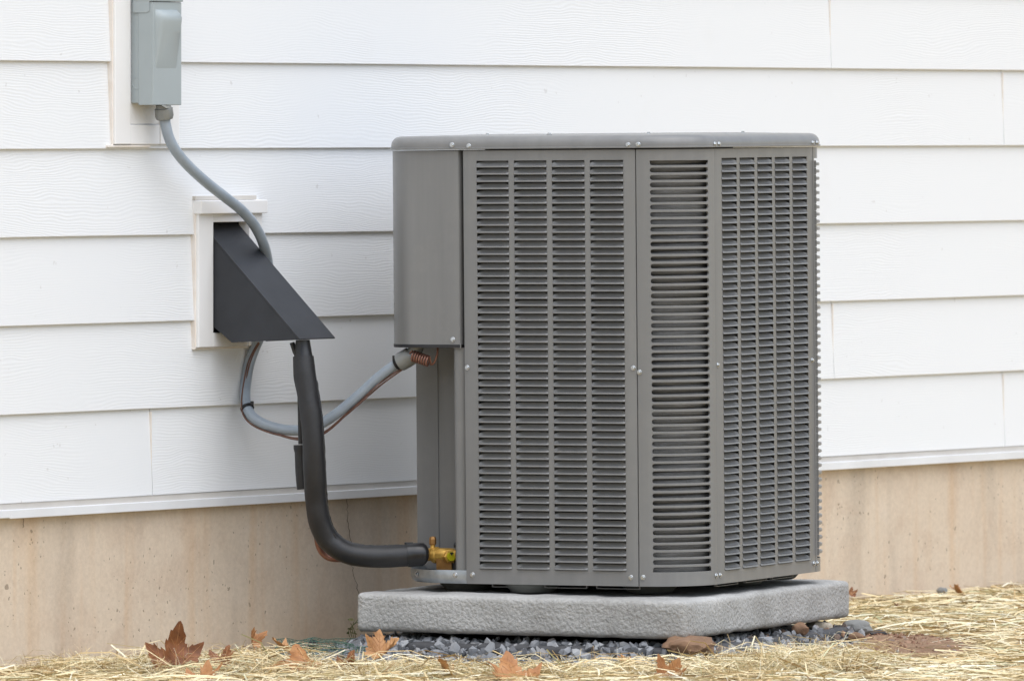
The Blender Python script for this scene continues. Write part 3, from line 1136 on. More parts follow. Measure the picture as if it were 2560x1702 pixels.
# ---- rounded corner panels with plain slots
def arc_pt(cx_, cy_, r, th, a0):
    a = R(a0 + th)
    return Vector((cx_ + r * math.cos(a), cy_ + r * math.sin(a), 0))


def bm_arc_sheet(cx_, cy_, a0, th0, th1, z0, z1, n, r=CRN, t=0.0014):
    bm_ = bmesh.new()
    rings = []
    for i in range(n + 1):
        th = th0 + (th1 - th0) * i / n
        po, pi_ = arc_pt(cx_, cy_, r, th, a0), arc_pt(cx_, cy_, r - t, th, a0)
        rings.append([(po.x, po.y, z0), (po.x, po.y, z1), (pi_.x, pi_.y, z1), (pi_.x, pi_.y, z0)])
    return bm_loft(rings, bm_, True, True, True)


def slat_mesh(name, cx_, cy_, a0, th0, th1, pitch_, slot, proud=0.0):
    """bar between two stadium slots; it flares where the slot ends are round"""
    bm_ = bmesh.new()
    ns = 22
    hr = slot / 2
    rings = []
    for i in range(ns + 1):
        f = i / ns
        f = 0.5 - 0.5 * math.cos(math.pi * f)
        th = th0 + (th1 - th0) * f
        d = R(min(th - th0, th1 - th)) * CRN
        sag = hr - math.sqrt(max(0, hr * hr - max(0, hr - d) ** 2)) if d < hr else 0.0
        hb = (pitch_ - slot) / 2 + sag
        hb = min(hb, pitch_ / 2)
        c = []
        for dr, dz in ((-0.0042, hb - 0.0006), (-0.0016 + proud, hb), (proud, hb - 0.0009), (proud, -hb + 0.0009), (-0.0016 + proud, -hb), (-0.0042, -hb + 0.0006)):
            p = arc_pt(cx_, cy_, CRN + dr, th, a0)
            c.append((p.x, p.y, dz))
        rings.append(c)
    bm_loft(rings, bm_, True, True, True)
    bmesh.ops.recalc_face_normals(bm_, faces=bm_.faces)
    me = bpy.data.meshes.new(name)
    bm_.to_mesh(me)
    bm_.free()
    me.materials.append(M['unit'])
    me.shade_smooth()
    me.set_sharp_from_angle(angle=R(50))
    return me


def corner_panel(cx_, cy_, a0, proud=0.0, th0=14.0, th1=78.0, slot=0.60):
    cp = empty('corner_panel', None, unit)
    e = 0.35
    zlo, zhi = 0.0265, UH - 0.0215
    pt = (zhi - zlo) / ROWS
    finish('panel_edge', bm_arc_sheet(cx_, cy_, a0, e, th0, 0, UH - 0.0012, 6), M['unit'], cp, 40)
    finish('panel_edge', bm_arc_sheet(cx_, cy_, a0, th1, 90 - e, 0, UH - 0.0012, 6), M['unit'], cp, 40)
    finish('panel_edge', bm_arc_sheet(cx_, cy_, a0, th0, th1, 0, zlo + 0.0028, 14), M['unit'], cp, 40)
    finish('panel_edge', bm_arc_sheet(cx_, cy_, a0, th0, th1, zhi - 0.0028, UH - 0.0012, 14), M['unit'], cp, 40)
    me = slat_mesh('slat', cx_, cy_, a0, th0, th1, pt, pt * slot, proud)
    for k in range(1, ROWS):
        share(me, 'slat', cp, (0, 0, zlo + k * pt))
    return cp


corner_panel(LF, CRN, 270)
cp2 = corner_panel(LF, UB - CRN, 0, 0.0045, 4.0, 80.0, 0.58)

# ---- rear and left panels (face the house)
finish('back_panel', bm_box(-UA + 0.09, LF - 0.001, UB - 0.0014, UB, 0, UH - 0.0012), M['unit'], unit)
finish('left_panel', bm_box(-UA, -UA + 0.0014, 0.175, UB - CRN, 0.026, UH - 0.0012), M['unit'], unit)
finish('rear_corner_panel', bm_arc_sheet(-UA + CRN, UB - CRN, 90, 0, 90, 0, UH - 0.0012, 12), M['unit'], unit, 40)

# ---- control box at the left front corner
CZ = 0.4935


def control_outline(z, o=0.0):
    r = 0.088
    pts = [(-0.0095 + o, 0.030, z), (-0.0095 + o, 0.004, z), (-0.0115, 0.0008 - o, z)]
    for i in range(13):
        a = R(270 - 90 * i / 12)
        pts.append((-UA + r + (r + o) * math.cos(a), r + 0.0008 + (r + o) * math.sin(a), z))
    pts.append((-UA - o, 0.185, z))
    return pts


finish('control_box_cover', bm_loft([control_outline(CZ + 0.002), control_outline(UH - 0.0012)], close=False), M['unit'], unit, 35)
bm = bm_prism(control_outline(CZ - 0.0045, 0.0009), (0, 0, 0.0065))
finish('bottom_gasket', bm, M['black_trim'], unit)
finish('cover_tab', bm_box(-0.026, -0.009, 0.0012, 0.004, CZ - 0.006, CZ + 0.004, 0.0004), M['unit'], unit)
finish('channel', bm_box(-0.0092, 0.0006, 0.014, 0.032, CZ, UH - 0.0014), M['groove'], unit)
# post beside the front panel, below the control box
finish('corner_post', bm_loft([[(x, y, z) for x, y in ((-0.0008, 0.016), (-0.004, 0.014), (-0.012, 0.0075), (-0.024, 0.0070), (-0.029, 0.0105), (-0.030, 0.018), (-0.030, 0.17))] for z in (0.024, CZ - 0.0045)], close=False), M['unit'], unit, 50)
# recessed service panels
finish('service_panel', bm_box(-UA, -UA + 0.0500, 0.174, 0.1755, 0.02, CZ - 0.004), M['unit'], unit)
finish('service_panel', bm_box(-UA + 0.0440, -0.028, 0.1762, 0.1777, 0.02, CZ - 0.004), M['unit'], unit)

# ---- base pan, feet and drain tabs
PX = 0.017


def pan(o, z):
    return rrect(-UA + PX - o, UW - 0.004 - o * 0, 0.0042 - o * 0.2, UB - 0.004, (0.13, CRN, CRN, CRN), z)


finish('base_pan', bm_loft([pan(-0.028, -0.0005), pan(-0.010, -0.0002), pan(-0.003, 0.004), pan(0, 0.010), pan(0, 0.0268), pan(-0.0016, 0.0275), pan(-0.0028, 0.0255), pan(-0.004, 0.008)], cap0=True, cap1=True), M['galv'], unit, 40)
for x, y in ((-0.05, 0.11), (0.125, 0.06), (0.37, 0.11), (0.42, 0.45), (0.40, 0.68), (-0.05, 0.68)):
    finish('foot', bm_lathe([(0.040, -0.019), (0.046, -0.017), (0.058, -0.004), (0.060, -0.0008)], (x, y, 0), (0, 0, 1), 22), M['plastic_foot'], unit, 40)
for x0, x1 in ((0.050, 0.148), (0.170, 0.266), (0.288, 0.386)):
    bm = bm_box(x0, x1, 0.018, 0.024, -0.0072, -0.0058, 0.0003, 1)
    bm_box(x0, x0 + 0.0015, 0.018, 0.024, -0.0060, -0.0006, 0, 1, bm)
    bm_box(x1 - 0.0015, x1, 0.018, 0.024, -0.0060, -0.0006, 0, 1, bm)
    finish('drain_tab', bm, M['unit'], unit)
for y0, y1 in ((0.16, 0.27), (0.31, 0.42), (0.45, 0.56)):
    bm = bm_box(UW - 0.024, UW - 0.018, y0, y1, -0.0072, -0.0058, 0.0003, 1)
    bm_box(UW - 0.024, UW - 0.018, y0, y0 + 0.0015, -0.006, -0.0006, 0, 1, bm)
    bm_box(UW - 0.024, UW - 0.018, y1 - 0.0015, y1, -0.006, -0.0006, 0, 1, bm)
    finish('drain_tab', bm, M['unit'], unit)

# ---- screws (hex washer heads), shared mesh
bm = bm_lathe([(0.0056, 0.0), (0.0056, 0.0007), (0.0050, 0.0012), (0.0034, 0.0013)], (0, 0, 0), (0, -1, 0), 16)
bm_lathe([(0.0036, 0.0010), (0.0036, 0.0036), (0.0030, 0.0042), (0.0, 0.0042)], (0, 0, 0), (0, -1, 0), 6, bm)
bmesh.ops.recalc_face_normals(bm, faces=bm.faces)
scr = bpy.data.meshes.new('screw')
bm.to_mesh(scr)
bm.free()
scr.materials.append(M['screw'])


def screw(pos, rz=0.0, ry=0.0):
    o = share(scr, 'screw', unit, pos)
    o.rotation_euler = (ry, 0, rz)
    return o


UI = UM.inverted()


def on_front(xs, ys, y=-0.0002):
    """local point on the front plane under a photo pixel"""
    o0 = UI @ Vector((0, 0, H))
    d = UI.to_3x3() @ Vector(((xs - CX) / FPX, 1, -(ys - HY) / FPX))
    t = (y - o0.y) / d.y
    return o0 + d * t


def on_side(xs, ys, x=UW + 0.0002):
    o0 = UI @ Vector((0, 0, H))
    d = UI.to_3x3() @ Vector(((xs - CX) / FPX, 1, -(ys - HY) / FPX))
    t = (x - o0.x) / d.x
    return o0 + d * t


for xs, ys in ((1130, 363), (1172, 366), (1570, 363)):
    screw(on_front(xs, ys, -0.0052))
for xs, ys in ((1168, 919), (1583, 920), (1181, 1436), (1577, 1443)):
    screw(on_front(xs, ys))
screw(on_front(1132, 849, 0.0006))
screw(on_front(1138, 1437, 0.004))


def on_corner(th, z, o=0.0002, back=False):
    p = arc_pt(LF, (UB - CRN) if back else CRN, CRN + o, th, 0 if back else 270)
    return (p.x, p.y, z), R(th + (90 if back else 0))


for th, z, o in ((3.5, UH + 0.0085, 0.0052), (86.5, UH + 0.0085, 0.0052), (4, 0.0185, 0.0002), (86.5, 0.0185, 0.0002), (2.0, 0.44, 0.0002)):
    p, rz = on_corner(th, z, o)
    screw(p, rz)
screw((UW + 0.0052, CRN + 0.012, UH + 0.0085), R(90))
screw((UW + 0.0052, CRN + LS - 0.012, UH + 0.0085), R(90))
screw((UW + 0.0052, CRN + LS + 0.012, UH + 0.0085), R(90))
screw((UW + 0.0002, CRN + 0.012, 0.0185), R(90))
screw((UW + 0.0002, CRN + LS - 0.012, 0.0185), R(90))
p, rz = on_corner(3, 0.0185, back=True)
screw(p, rz)
screw((UW + 0.0002, CRN + LS - 0.012, 0.448), R(90))
screw((UW + 0.0002, CRN + 0.009, 0.452), R(90))
for x, y in ((0.0, 0.12), (0.17, 0.06), (0.36, 0.14), (0.46, 0.40)):
    screw((x, y, UH + 0.0305), 0, R(-90))
# screw in the rounded end of the base pan
a = R(232)
screw((-UA + PX + 0.13 + 0.1305 * math.cos(a), 0.0042 + 0.13 + 0.1305 * math.sin(a), 0.017), R(232 - 270))

# ---- brass service valve in the recess
valve = empty('service_valve', None, unit)


def vloc(xs, ys, y=0.075):
    return on_front(xs, ys, y)


vx, vz = Vector((1, 0, 0)), Vector((0, 0, 1))
vm = vloc(1098, 1387, 0.075)
finish('valve_body', bm_lathe([(0.0125, -0.030), (0.0125, -0.014), (0.0175, -0.012), (0.0175, -0.004), (0.0155, -0.002), (0.0150, 0.034), (0.0125, 0.037), (0.0125, 0.046)], vm, (1, -0.1, 0), 20), M['brass'], valve, 40)
vb = vloc(1113, 1427, 0.072)
finish('valve_base', bm_box(vb.x - 0.016, vb.x + 0.020, vb.y - 0.011, vb.y + 0.013, vb.z - 0.002, vb.z + 0.034, 0.002), M['brass_dull'], valve)
vs2 = vloc(1082, 1378, 0.072)
finish('port_stem', bm_lathe([(0.0105, -0.004), (0.0105, 0.006), (0.0058, 0.008), (0.0050, 0.012), (0.0050, 0.016)], vs2, vz, 16), M['brass'], valve, 40)
finish('port_cap', bm_lathe([(0.0060, 0.014), (0.0074, 0.016), (0.0074, 0.026), (0.0056, 0.031), (0.0, 0.032)], vs2, vz, 6), M['brass_dull'], valve)
vc = vloc(1126, 1391, 0.060)
cdir = (UI.to_3x3() @ Vector((0.35, -1, 0.1))).normalized()
finish('hex_cap', bm_lathe([(0.0145, -0.014), (0.0145, 0.002), (0.0120, 0.004), (0.0, 0.004)], vc, cdir, 6), M['brass'], valve)
yc = finish('yellow_plug', bm_lathe([(0.0098, 0.003), (0.0098, 0.0075), (0.0090, 0.0085), (0.0, 0.0085)], vc, cdir, 22), M['yellow'], valve, 40)
side_v = cdir.cross(vz).normalized()
upv = side_v.cross(cdir).normalized()
tip = vc + cdir * 0.0088
finish('black_mark', bm_prism([tip + upv * 0.0085 - side_v * 0.0045, tip + upv * 0.0085 + side_v * 0.0045, tip + upv * 0.0015], cdir * 0.0003), M['black_trim'], valve)
vk = vloc(1137, 1362, 0.07)
finish('valve_knob', bm_lathe([(0.006, 0.0), (0.006, 0.02)], vk, (1, 0, 0), 12), M['black_trim'], valve, 40)
vt = vloc(1133, 1412, 0.066)
finish('valve_strap', bm_box(vt.x - 0.008, vt.x + 0.012, vt.y, vt.y + 0.006, vt.z - 0.014, vt.z + 0.018, 0.001), M['black_trim'], valve)

# ---- copper control-wire coil under the control box
cp_ = []
c0, c1 = on_front(1030, 889, 0.022), on_front(1072, 903, 0.018)
for i in range(7 * 14 + 1):
    t = i / (7 * 14)
    a = 2 * math.pi * 7 * t
    c = c0.lerp(c1, t)
    cp_.append(c + Vector((0.0, math.sin(a) * 0.0095, 0)) + Vector((0.0015 * math.cos(a), 0, math.cos(a) * 0.0105)))
tailp = [on_front(1078, 913, 0.02), on_front(1086, 905, 0.022), on_front(1093, 885, 0.025), on_front(1094, 868, 0.03)]
lead = [on_front(990, 918, 0.03), on_front(1012, 896, 0.025)]
finish('control_wire_coil', bm_tube(lead + cp_ + catmull(tailp, 4), 0.0021, 6), M['copper'], unit, 60)
for xs in (1028, 1036):
    a_, b_ = on_front(xs, 872, 0.06), on_front(xs - 1, 885, 0.06)
    finish('wire_nut', bm_tube([a_, b_], 0.0022, 8), M['screw'], unit)

# ================================================================== GRAVEL, SOIL, STONES
PI_ = PADM.inverted()


def pad_dist(X, Y):
    """signed distance outside the pad outline, plus pad-local coordinates"""
    c, s = math.cos(R(24.34)), math.sin(R(24.34))
    dx, dy = X - 0.3528, Y - 17.970
    lx, ly = dx * c - dy * s, dx * s + dy * c
    ox = np.maximum(np.maximum(-PLF - lx, lx), 0)
    oy = np.maximum(np.maximum(-ly, ly - PLS), 0)
    out = np.hypot(ox, oy)
    ins = np.minimum(np.minimum(lx + PLF, -lx), np.minimum(ly, PLS - ly))
    return np.where(out > 0, out, -ins), lx, ly


def rock_verts(n=11, flat=0.7):
    v = rng.normal(size=(n, 3))
    v /= np.linalg.norm(v, axis=1)[:, None]
    v *= rng.uniform(0.78, 1.0, (n, 1))
    v[:, 2] *= flat
    return v


def hull(pts):
    bm_ = bmesh.new()
    vs_ = [bm_.verts.new(p) for p in pts]
    r_ = bmesh.ops.convex_hull(bm_, input=vs_)
    bmesh.ops.delete(bm_, geom=[e for e in set(r_['geom_interior'] + r_['geom_unused']) if isinstance(e, bmesh.types.BMVert)], context='VERTS')
    bm_.verts.index_update()
    V = np.array([v.co[:] for v in bm_.verts])
    F = [tuple(v.index for v in f.verts) for f in bm_.faces]
    bm_.free()
    return V, F


rock_lib = [hull(rock_verts(random.randint(9, 13), random.uniform(0.55, 0.85))) for _ in range(26)]


def rot_rand():
    q = rng.normal(size=4)
    q /= np.linalg.norm(q)
    w, x, y, z = q
    return np.array([[1 - 2 * (y * y + z * z), 2 * (x * y - w * z), 2 * (x * z + w * y)], [2 * (x * y + w * z), 1 - 2 * (x * x + z * z), 2 * (y * z - w * x)], [2 * (x * z - w * y), 2 * (y * z + w * x), 1 - 2 * (x * x + y * y)]])


def pieces_mesh(name, V, F, pick, mat):
    me = bpy.data.meshes.new(name)
    me.from_pydata(V, [], F)
    at = me.attributes.new('pick', 'FLOAT', 'POINT')
    at.data.foreach_set('value', np.asarray(pick, dtype=np.float32))
    me.materials.append(mat)
    return me


GV, GF, GP = [], [], []


def add_rock(c, s, pk):
    v, f = random.choice(rock_lib)
    v = (v * np.array([1, random.uniform(0.7, 1.0), random.uniform(0.6, 0.9)])) @ rot_rand().T * s + np.array(c)
    n0 = len(GP)
    GV.extend(v.tolist())
    GF.extend([tuple(i + n0 for i in q) for q in f])
    GP.extend([pk] * len(v))


def bed_height(d, lx):
    h = 0.052 - np.clip(d, 0, 1) * 0.42
    return np.clip(h, 0.0, 0.052)


cnt = 0
while cnt < 4600:
    lx = random.uniform(-PLF - 0.13, 0.20)
    ly = random.uniform(-0.23, PLS * 0.95)
    P_ = PADM @ Vector((lx, ly, 0))
    d, _, _ = pad_dist(np.array([P_.x]), np.array([P_.y]))
    d = float(d[0])
    if d < -0.07 or d > (0.22 if ly < 0 else 0.13) or wall_p(P_.x, P_.y) < 0.01:
        continue
    if lx > -0.02 and random.random() < 0.45:
        continue
    if d > 0.10 and random.random() < 0.35:
        continue
    s = random.choice((0.008, 0.011, 0.014, 0.017, 0.020))
    top = float(bed_height(d, lx))
    z = random.uniform(max(-0.004, top - 0.03), top) - s * 0.35
    if d < 0.012:
        z = min(z, 0.058 - s)
    rside = lx > -0.03
    pk = random.random() * (0.80 if not rside else 1.0)
    add_rock((P_.x, P_.y, z), s, pk)
    cnt += 1
for k in range(420):
    xs_, yy_ = random.uniform(690, 930), random.uniform(17.86, 18.30)
    P_ = unproj(xs_, 1600, yy_)
    if wall_p(P_.x, P_.y) < 0.015:
        continue
    t_ = (xs_ - 690) / 240
    add_rock((P_.x, P_.y, random.uniform(0.0, 0.008 + 0.022 * t_)), random.choice((0.008, 0.011, 0.014, 0.017)), random.random() * 0.5)
gravel = finish('gravel', pieces_mesh('gravel', GV, GF, GP, M['gravel']), None)
tag(gravel, 'crushed grey stone bedding along the pad edges', 'gravel', kind='stuff')

GV, GF, GP = [], [], []
for k in range(700):
    a_, r_ = random.uniform(0, 6.283), math.sqrt(random.random())
    add_rock((0.81 + 0.185 * r_ * math.cos(a_), 18.66 + 0.48 * r_ * math.sin(a_), 0.004 + 0.010 * (1 - r_ * r_)), random.choice((0.002, 0.003, 0.004, 0.006, 0.009)) * (1.3 - 0.5 * r_), random.random())
crumbs = finish('soil_crumbs', pieces_mesh('soil_crumbs', GV, GF, GP, M['crumb']), None)
tag(crumbs, 'small brown soil clods on the bare patch', 'soil', kind='stuff')

# low mound of dark earth under the gravel so no daylight shows beneath the pad
bm = bm_roundbox(-PLF - 0.02, 0.02, -0.02, PLS + 0.0, -0.06, -0.018, 0.012, (20, 20, 3), 0.003, 20)
o = finish('gravel_bed', bm, M['rock_dark'], None, 60)
o.matrix_world = PADM
tag(o, kind='structure')

# soil patch to the right of the pad
bm = bmesh.new()
sc_ = Vector((0.81, 18.66, 0))
ctr = bm.verts.new((sc_.x, sc_.y, 0.012))
rings = []
for j in range(1, 9):
    t = j / 8
    row = []
    for i in range(40):
        a = 2 * math.pi * i / 40
        rr = t * (1 + 0.22 * noise.noise(Vector((math.cos(a) * 2, math.sin(a) * 2, 4))))
        x, y = sc_.x + 0.20 * rr * math.cos(a), sc_.y + 0.52 * rr * math.sin(a)
        z = 0.014 * (1 - t * t) + 0.010 * noise.noise(Vector((x * 16, y * 16, 0))) * (1 - t) + 0.002
        row.append(bm.verts.new((x, y, z if j < 8 else -0.006)))
    rings.append(row)
for i in range(40):
    bm.faces.new((ctr, rings[0][i], rings[0][(i + 1) % 40]))
for r0, r1 in zip(rings, rings[1:]):
    for i in range(40):
        bm.faces.new((r0[i], r1[i], r1[(i + 1) % 40], r0[(i + 1) % 40]))
soil = tag(finish('soil_patch', bm, M['soil'], None, 60), kind='structure')


def bm_rock(sx, sy, sz, seed, rough_=0.35):
    bm_ = bmesh.new()
    bmesh.ops.create_icosphere(bm_, subdivisions=3, radius=1)
    o_ = Vector((seed * 3.7, seed * 1.3, seed))
    for v in bm_.verts:
        n = v.co.normalized()
        k = 1 + rough_ * noise.noise(n * 1.4 + o_) + 0.35 * rough_ * noise.noise(n * 4 + o_)
        cellf = noise.noise(n * 2.2 - o_)
        k = k - 0.08 * abs(cellf)
        v.co = Vector((n.x * sx * k, n.y * sy * k, n.z * sz * k))
    return bm_


def stone(px, py, sx, sz, mat, label, seed, name='stone', Y=None, rz=0.0, lift=0.6):
    """stone whose visible middle sits at the photo pixel"""
    if Y is None:
        zc = sz * lift
        Y = (H - zc) * FPX / (py - HY)
    c = unproj(px, py, Y)
    o_ = finish(name, bm_rock(sx, sx * 0.8, sz, seed), M[mat], None, 38)
    o_.location = c
    o_.rotation_euler = (0, 0, rz)
    return tag(o_, label, 'stone')


stone(1722, 1616, 0.058, 0.023, 'rock_brown', 'flat brown rock wedged under the near corner of the pad', 3, 'rock', Y=17.985, rz=0.2)
stone(772, 1610, 0.021, 0.012, 'rock_dark', 'dark slate lump on the netting left of the pad', 5)
stone(2000, 1572, 0.019, 0.013, 'rock_brown', 'small rounded tan stone under the right side of the pad', 6, Y=18.50)
stone(2140, 1569, 0.034, 0.018, 'rock_grey', 'largest grey rock past the far right corner of the pad', 8, Y=18.78)
stone(2050, 1567, 0.026, 0.014, 'rock_pale', 'pale stone under the pad beside the big grey rock', 9, Y=18.68)
stone(1745, 1668, 0.030, 0.016, 'rock_pale', 'pale buff stone below the flat brown rock', 10, Y=17.86)
stone(1820, 1646, 0.028, 0.018, 'rock_grey', 'greenish grey stone right of the pale buff stone', 11, Y=17.96)
stone(1900, 1650, 0.022, 0.014, 'rock_dark', 'black angular stone among the gravel right of the brown rock', 12, Y=18.0)
stone(1600, 1668, 0.026, 0.012, 'rock_pale', 'buff stone half buried in straw below the pad front', 13, Y=17.83)
stone(2357, 1480, 0.012, 0.013, 'rock_grey', 'grey stone lying against the foundation at right', 14, Y=20.60)
stone(50, 1680, 0.016, 0.008, 'rock_grey', 'grey stone at the foot of the wall, far left', 15, Y=17.80)
stone(2195, 1585, 0.020, 0.010, 'rock_dark', 'dark red brown clod at the edge of the soil patch', 16, Y=19.05)
stone(2170, 1632, 0.020, 0.009, 'rock_pale', 'pale stone lying on the bare soil', 17, Y=18.40)
stone(2140, 1592, 0.018, 0.010, 'rock_brown', 'brown stone on the soil next to the pad', 18, Y=18.65)
stone(1955, 1628, 0.020, 0.011, 'rock_pale', 'light grey stone among gravel under the pad side', 19, Y=18.22)

# ================================================================== STRAW
def in_soil(X, Y):
    return ((X - 0.81) / 0.19) ** 2 + ((Y - 18.66) / 0.48) ** 2 < 1


def straw_mesh(name, n, sampler, zmax, e_sig, lmin, lmax, wmin, wmax, curve=0.25):
    X, Y, keepz = sampler(n)
    n = len(X)
    az = rng.uniform(0, 2 * np.pi, n)
    el = rng.normal(0, e_sig, n)
    L = rng.uniform(lmin, lmax, n)
    Wd = rng.uniform(wmin, wmax, n)
    z = keepz + rng.uniform(0, 1, n) ** 1.5 * zmax + 0.004
    c = np.stack([X, Y, z], 1)
    d = np.stack([np.cos(az) * np.cos(el), np.sin(az) * np.cos(el), np.sin(el)], 1)
    s = np.stack([-np.sin(az), np.cos(az), rng.normal(0, 0.6, n)], 1)
    s /= np.linalg.norm(s, axis=1)[:, None]
    up = np.cross(d, s)
    bend = rng.normal(0, curve, n) * L * 0.25
    bend2 = rng.normal(0, curve, n) * L * 0.25
    V = np.zeros((n, 8, 3))
    for k, t in enumerate((-0.5, -0.17, 0.17, 0.5)):
        q = c + d * (L * t)[:, None] + up * (bend * (0.25 - t * t) * 2)[:, None] + s * (bend2 * (0.25 - t * t) * 2)[:, None]
        q[:, 2] = np.maximum(q[:, 2], 0.001)
        V[:, 2 * k] = q - s * (Wd / 2)[:, None]
        V[:, 2 * k + 1] = q + s * (Wd / 2)[:, None]
    # keep clear of the wall
    pw = (V[:, :, 0] - PW.x) * WN.x + (V[:, :, 1] - PW.y) * WN.y
    ok = (pw.min(axis=1) > -0.008)
    V = V[ok]
    n = len(V)
    base = (np.arange(n) * 8)[:, None]
    q0 = np.array([[0, 2, 3, 1], [2, 4, 5, 3], [4, 6, 7, 5]])
    F = (base[:, :, None] + q0[None]).reshape(-1, 4)
    me = bpy.data.meshes.new(name)
    me.vertices.add(n * 8)
    me.vertices.foreach_set('co', V.reshape(-1).astype(np.float32))
    me.loops.add(F.size)
    me.loops.foreach_set('vertex_index', F.reshape(-1).astype(np.int32))
    me.polygons.add(len(F))
    me.polygons.foreach_set('loop_start', np.arange(0, F.size, 4).astype(np.int32))
    me.update(calc_edges=True)
    at = me.attributes.new('pick', 'FLOAT', 'POINT')
    at.data.foreach_set('value', np.repeat(rng.uniform(0, 1, n), 8).astype(np.float32))
    me.materials.append(M['straw'])
    return me


def sample_ground(n):
    out = []
    tot = 0
    while tot < n:
        X = rng.uniform(-2.6, 3.6, n)
        Y = rng.uniform(15.8, 24.5, n)
        p = wall_p(X, Y)
        d, lx, ly = pad_dist(X, Y)
        vis = (X > -1.15) & (X < 1.5) & (Y > 17.3) & (Y < 21.6)
        keep = (p > 0.004) & (rng.uniform(0, 1, n) < np.where(vis, 1.0, 0.30))
        # bare round the gravel and on the soil
        lim = np.where((lx < 0.02) & (ly < 0.1), 0.235, np.where(lx > 0, 0.13, 0.10)) + 0.03 * np.sin(lx * 23)
        prob = np.clip((d - lim) / 0.05, 0.0, 1.0)
        prob = np.where(d < 0.012, 0, np.maximum(prob, 0.02))
        keep &= rng.uniform(0, 1, n) < prob
        xs_ = CX + FPX * X / Y
        keep &= ~((xs_ > 700) & (xs_ < 930) & (Y > 17.86) & (rng.uniform(0, 1, n) < 0.93))
        keep &= ~(in_soil(X, Y) & (rng.uniform(0, 1, n) < 0.96))
        out.append(np.stack([X[keep], Y[keep]], 1))
        tot += keep.sum()
    A = np.concatenate(out)[:n]
    return A[:, 0], A[:, 1], np.zeros(len(A))


straw = finish('straw', straw_mesh('straw', 46000, sample_ground, 0.013, 0.07, 0.03, 0.22, 0.0008, 0.0042), None)
tag(straw, 'loose dry yellow straw covering the ground', 'straw', kind='stuff')


def sample_tufts(n):
    """loose springy clumps seen in the photo"""
    spots = [(2040, 1660, 17.90, 0.10, 0.035), (1960, 1690, 17.72, 0.10, 0.03), (1500, 1696, 17.60, 0.28, 0.010), (1060, 1690, 17.64, 0.22, 0.012), (640, 1668, 17.86, 0.12, 0.022),
             (300, 1672, 17.80, 0.14, 0.012), (880, 1694, 17.66, 0.2, 0.012), (470, 1690, 17.72, 0.22, 0.012), (1800, 1700, 17.66, 0.18, 0.014)]
    X, Y, Z = [], [], []
    for i in range(n):
        x, y, yy, rad, zz_ = random.choice(spots)
        c = unproj(x, y, yy)
        X.append(c.x + random.gauss(0, rad * 0.7))
        Y.append(yy + random.gauss(0, 0.06))
        Z.append(random.random() * zz_)
    X, Y, Z = np.array(X), np.array(Y), np.array(Z)
    d, _, _ = pad_dist(X, Y)
    xs_ = CX + FPX * X / Y
    k = (d > np.where(X < 0.36, 0.21, 0.03)) & (wall_p(X, Y) > 0.012) & ~((xs_ > 700) & (xs_ < 930) & (Y > 17.86))
    return X[k], Y[k], Z[k]


tuft = finish('loose_straw', straw_mesh('loose_straw', 1900, sample_tufts, 0.012, 0.16, 0.07, 0.26, 0.0014, 0.0034, 0.6), None)
tag(tuft, 'springy straw stalks sticking up in front of the pad and wall', 'straw', kind='stuff')
fine = finish('fine_straw', straw_mesh('fine_straw', 9000, sample_tufts, 0.014, 0.40, 0.03, 0.10, 0.0005, 0.0010, 1.2), None)
tag(fine, 'fine hair-like straw fibres matted in front of the pad', 'straw', kind='stuff')

# ================================================================== NETTING AND WEED
bm = bmesh.new()
a0_, b0_ = unproj(690, 1648, 18.02), unproj(955, 1612, 18.24)


def net_pt(u, v):
    x = (690 + 265 * u) + 12 * noise.noise(Vector((u * 3, v * 3, 1)))
    Yv = 18.03 + 0.27 * v + 0.04 * u
    P_ = unproj(x, 1600, Yv)
    z = 0.018 + 0.024 * v + 0.006 * noise.noise(Vector((u * 7, v * 7, 2)))
    return Vector((P_.x, Yv, z))


for i in range(26):
    bm_tube([net_pt(i / 25, j / 14) for j in range(15)], 0.0007, 4, bm)
for j in range(15):
    bm_tube([net_pt(i / 25, j / 14) for i in range(26)], 0.0007, 4, bm)
net = tag(finish('netting', bm, M['net']), 'green plastic erosion netting over the gravel left of the pad', 'netting', kind='stuff')

weed_base = unproj(893, 1588, 18.42)
weed = empty('weed', TL(weed_base))
tag(weed, 'small leafy weed growing beside the left end of the pad', 'weed')
bm = bmesh.new()
for k in range(4):
    a = random.uniform(-0.5, 0.5)
    pts = [Vector((0, 0, -0.03)), Vector((-0.006 - 0.004 * k, 0, 0.01)), Vector((-0.012 + 0.008 * k + 0.02 * a * 0.3, 0.004 * k, 0.026 + 0.004 * k))]
    bm_tube(catmull(pts, 4), 0.0008, 5, bm)
finish('stem', bm, M['weed'], weed)
for k in range(16):
    c = Vector((random.uniform(-0.022, 0.012), random.uniform(-0.012, 0.012), random.uniform(-0.002, 0.036)))
    l_, w_ = random.uniform(0.004, 0.008), random.uniform(0.002, 0.0035)
    q = Matrix.Rotation(random.uniform(0, 6.28), 3, 'Z') @ Matrix.Rotation(random.uniform(-1, 1), 3, 'X') @ Matrix.Rotation(random.uniform(-1, 1), 3, 'Y')
    bm = bmesh.new()
    vs_ = [bm.verts.new(c + q @ Vector(p)) for p in ((-l_, 0, 0), (-l_ * 0.3, w_, 0.001), (l_ * 0.5, w_ * 0.8, 0), (l_, 0, -0.001), (l_ * 0.5, -w_ * 0.8, 0), (-l_ * 0.3, -w_, 0.001))]
    bm.faces.new(vs_)
    finish('leaf', bm, M['weed'], weed)


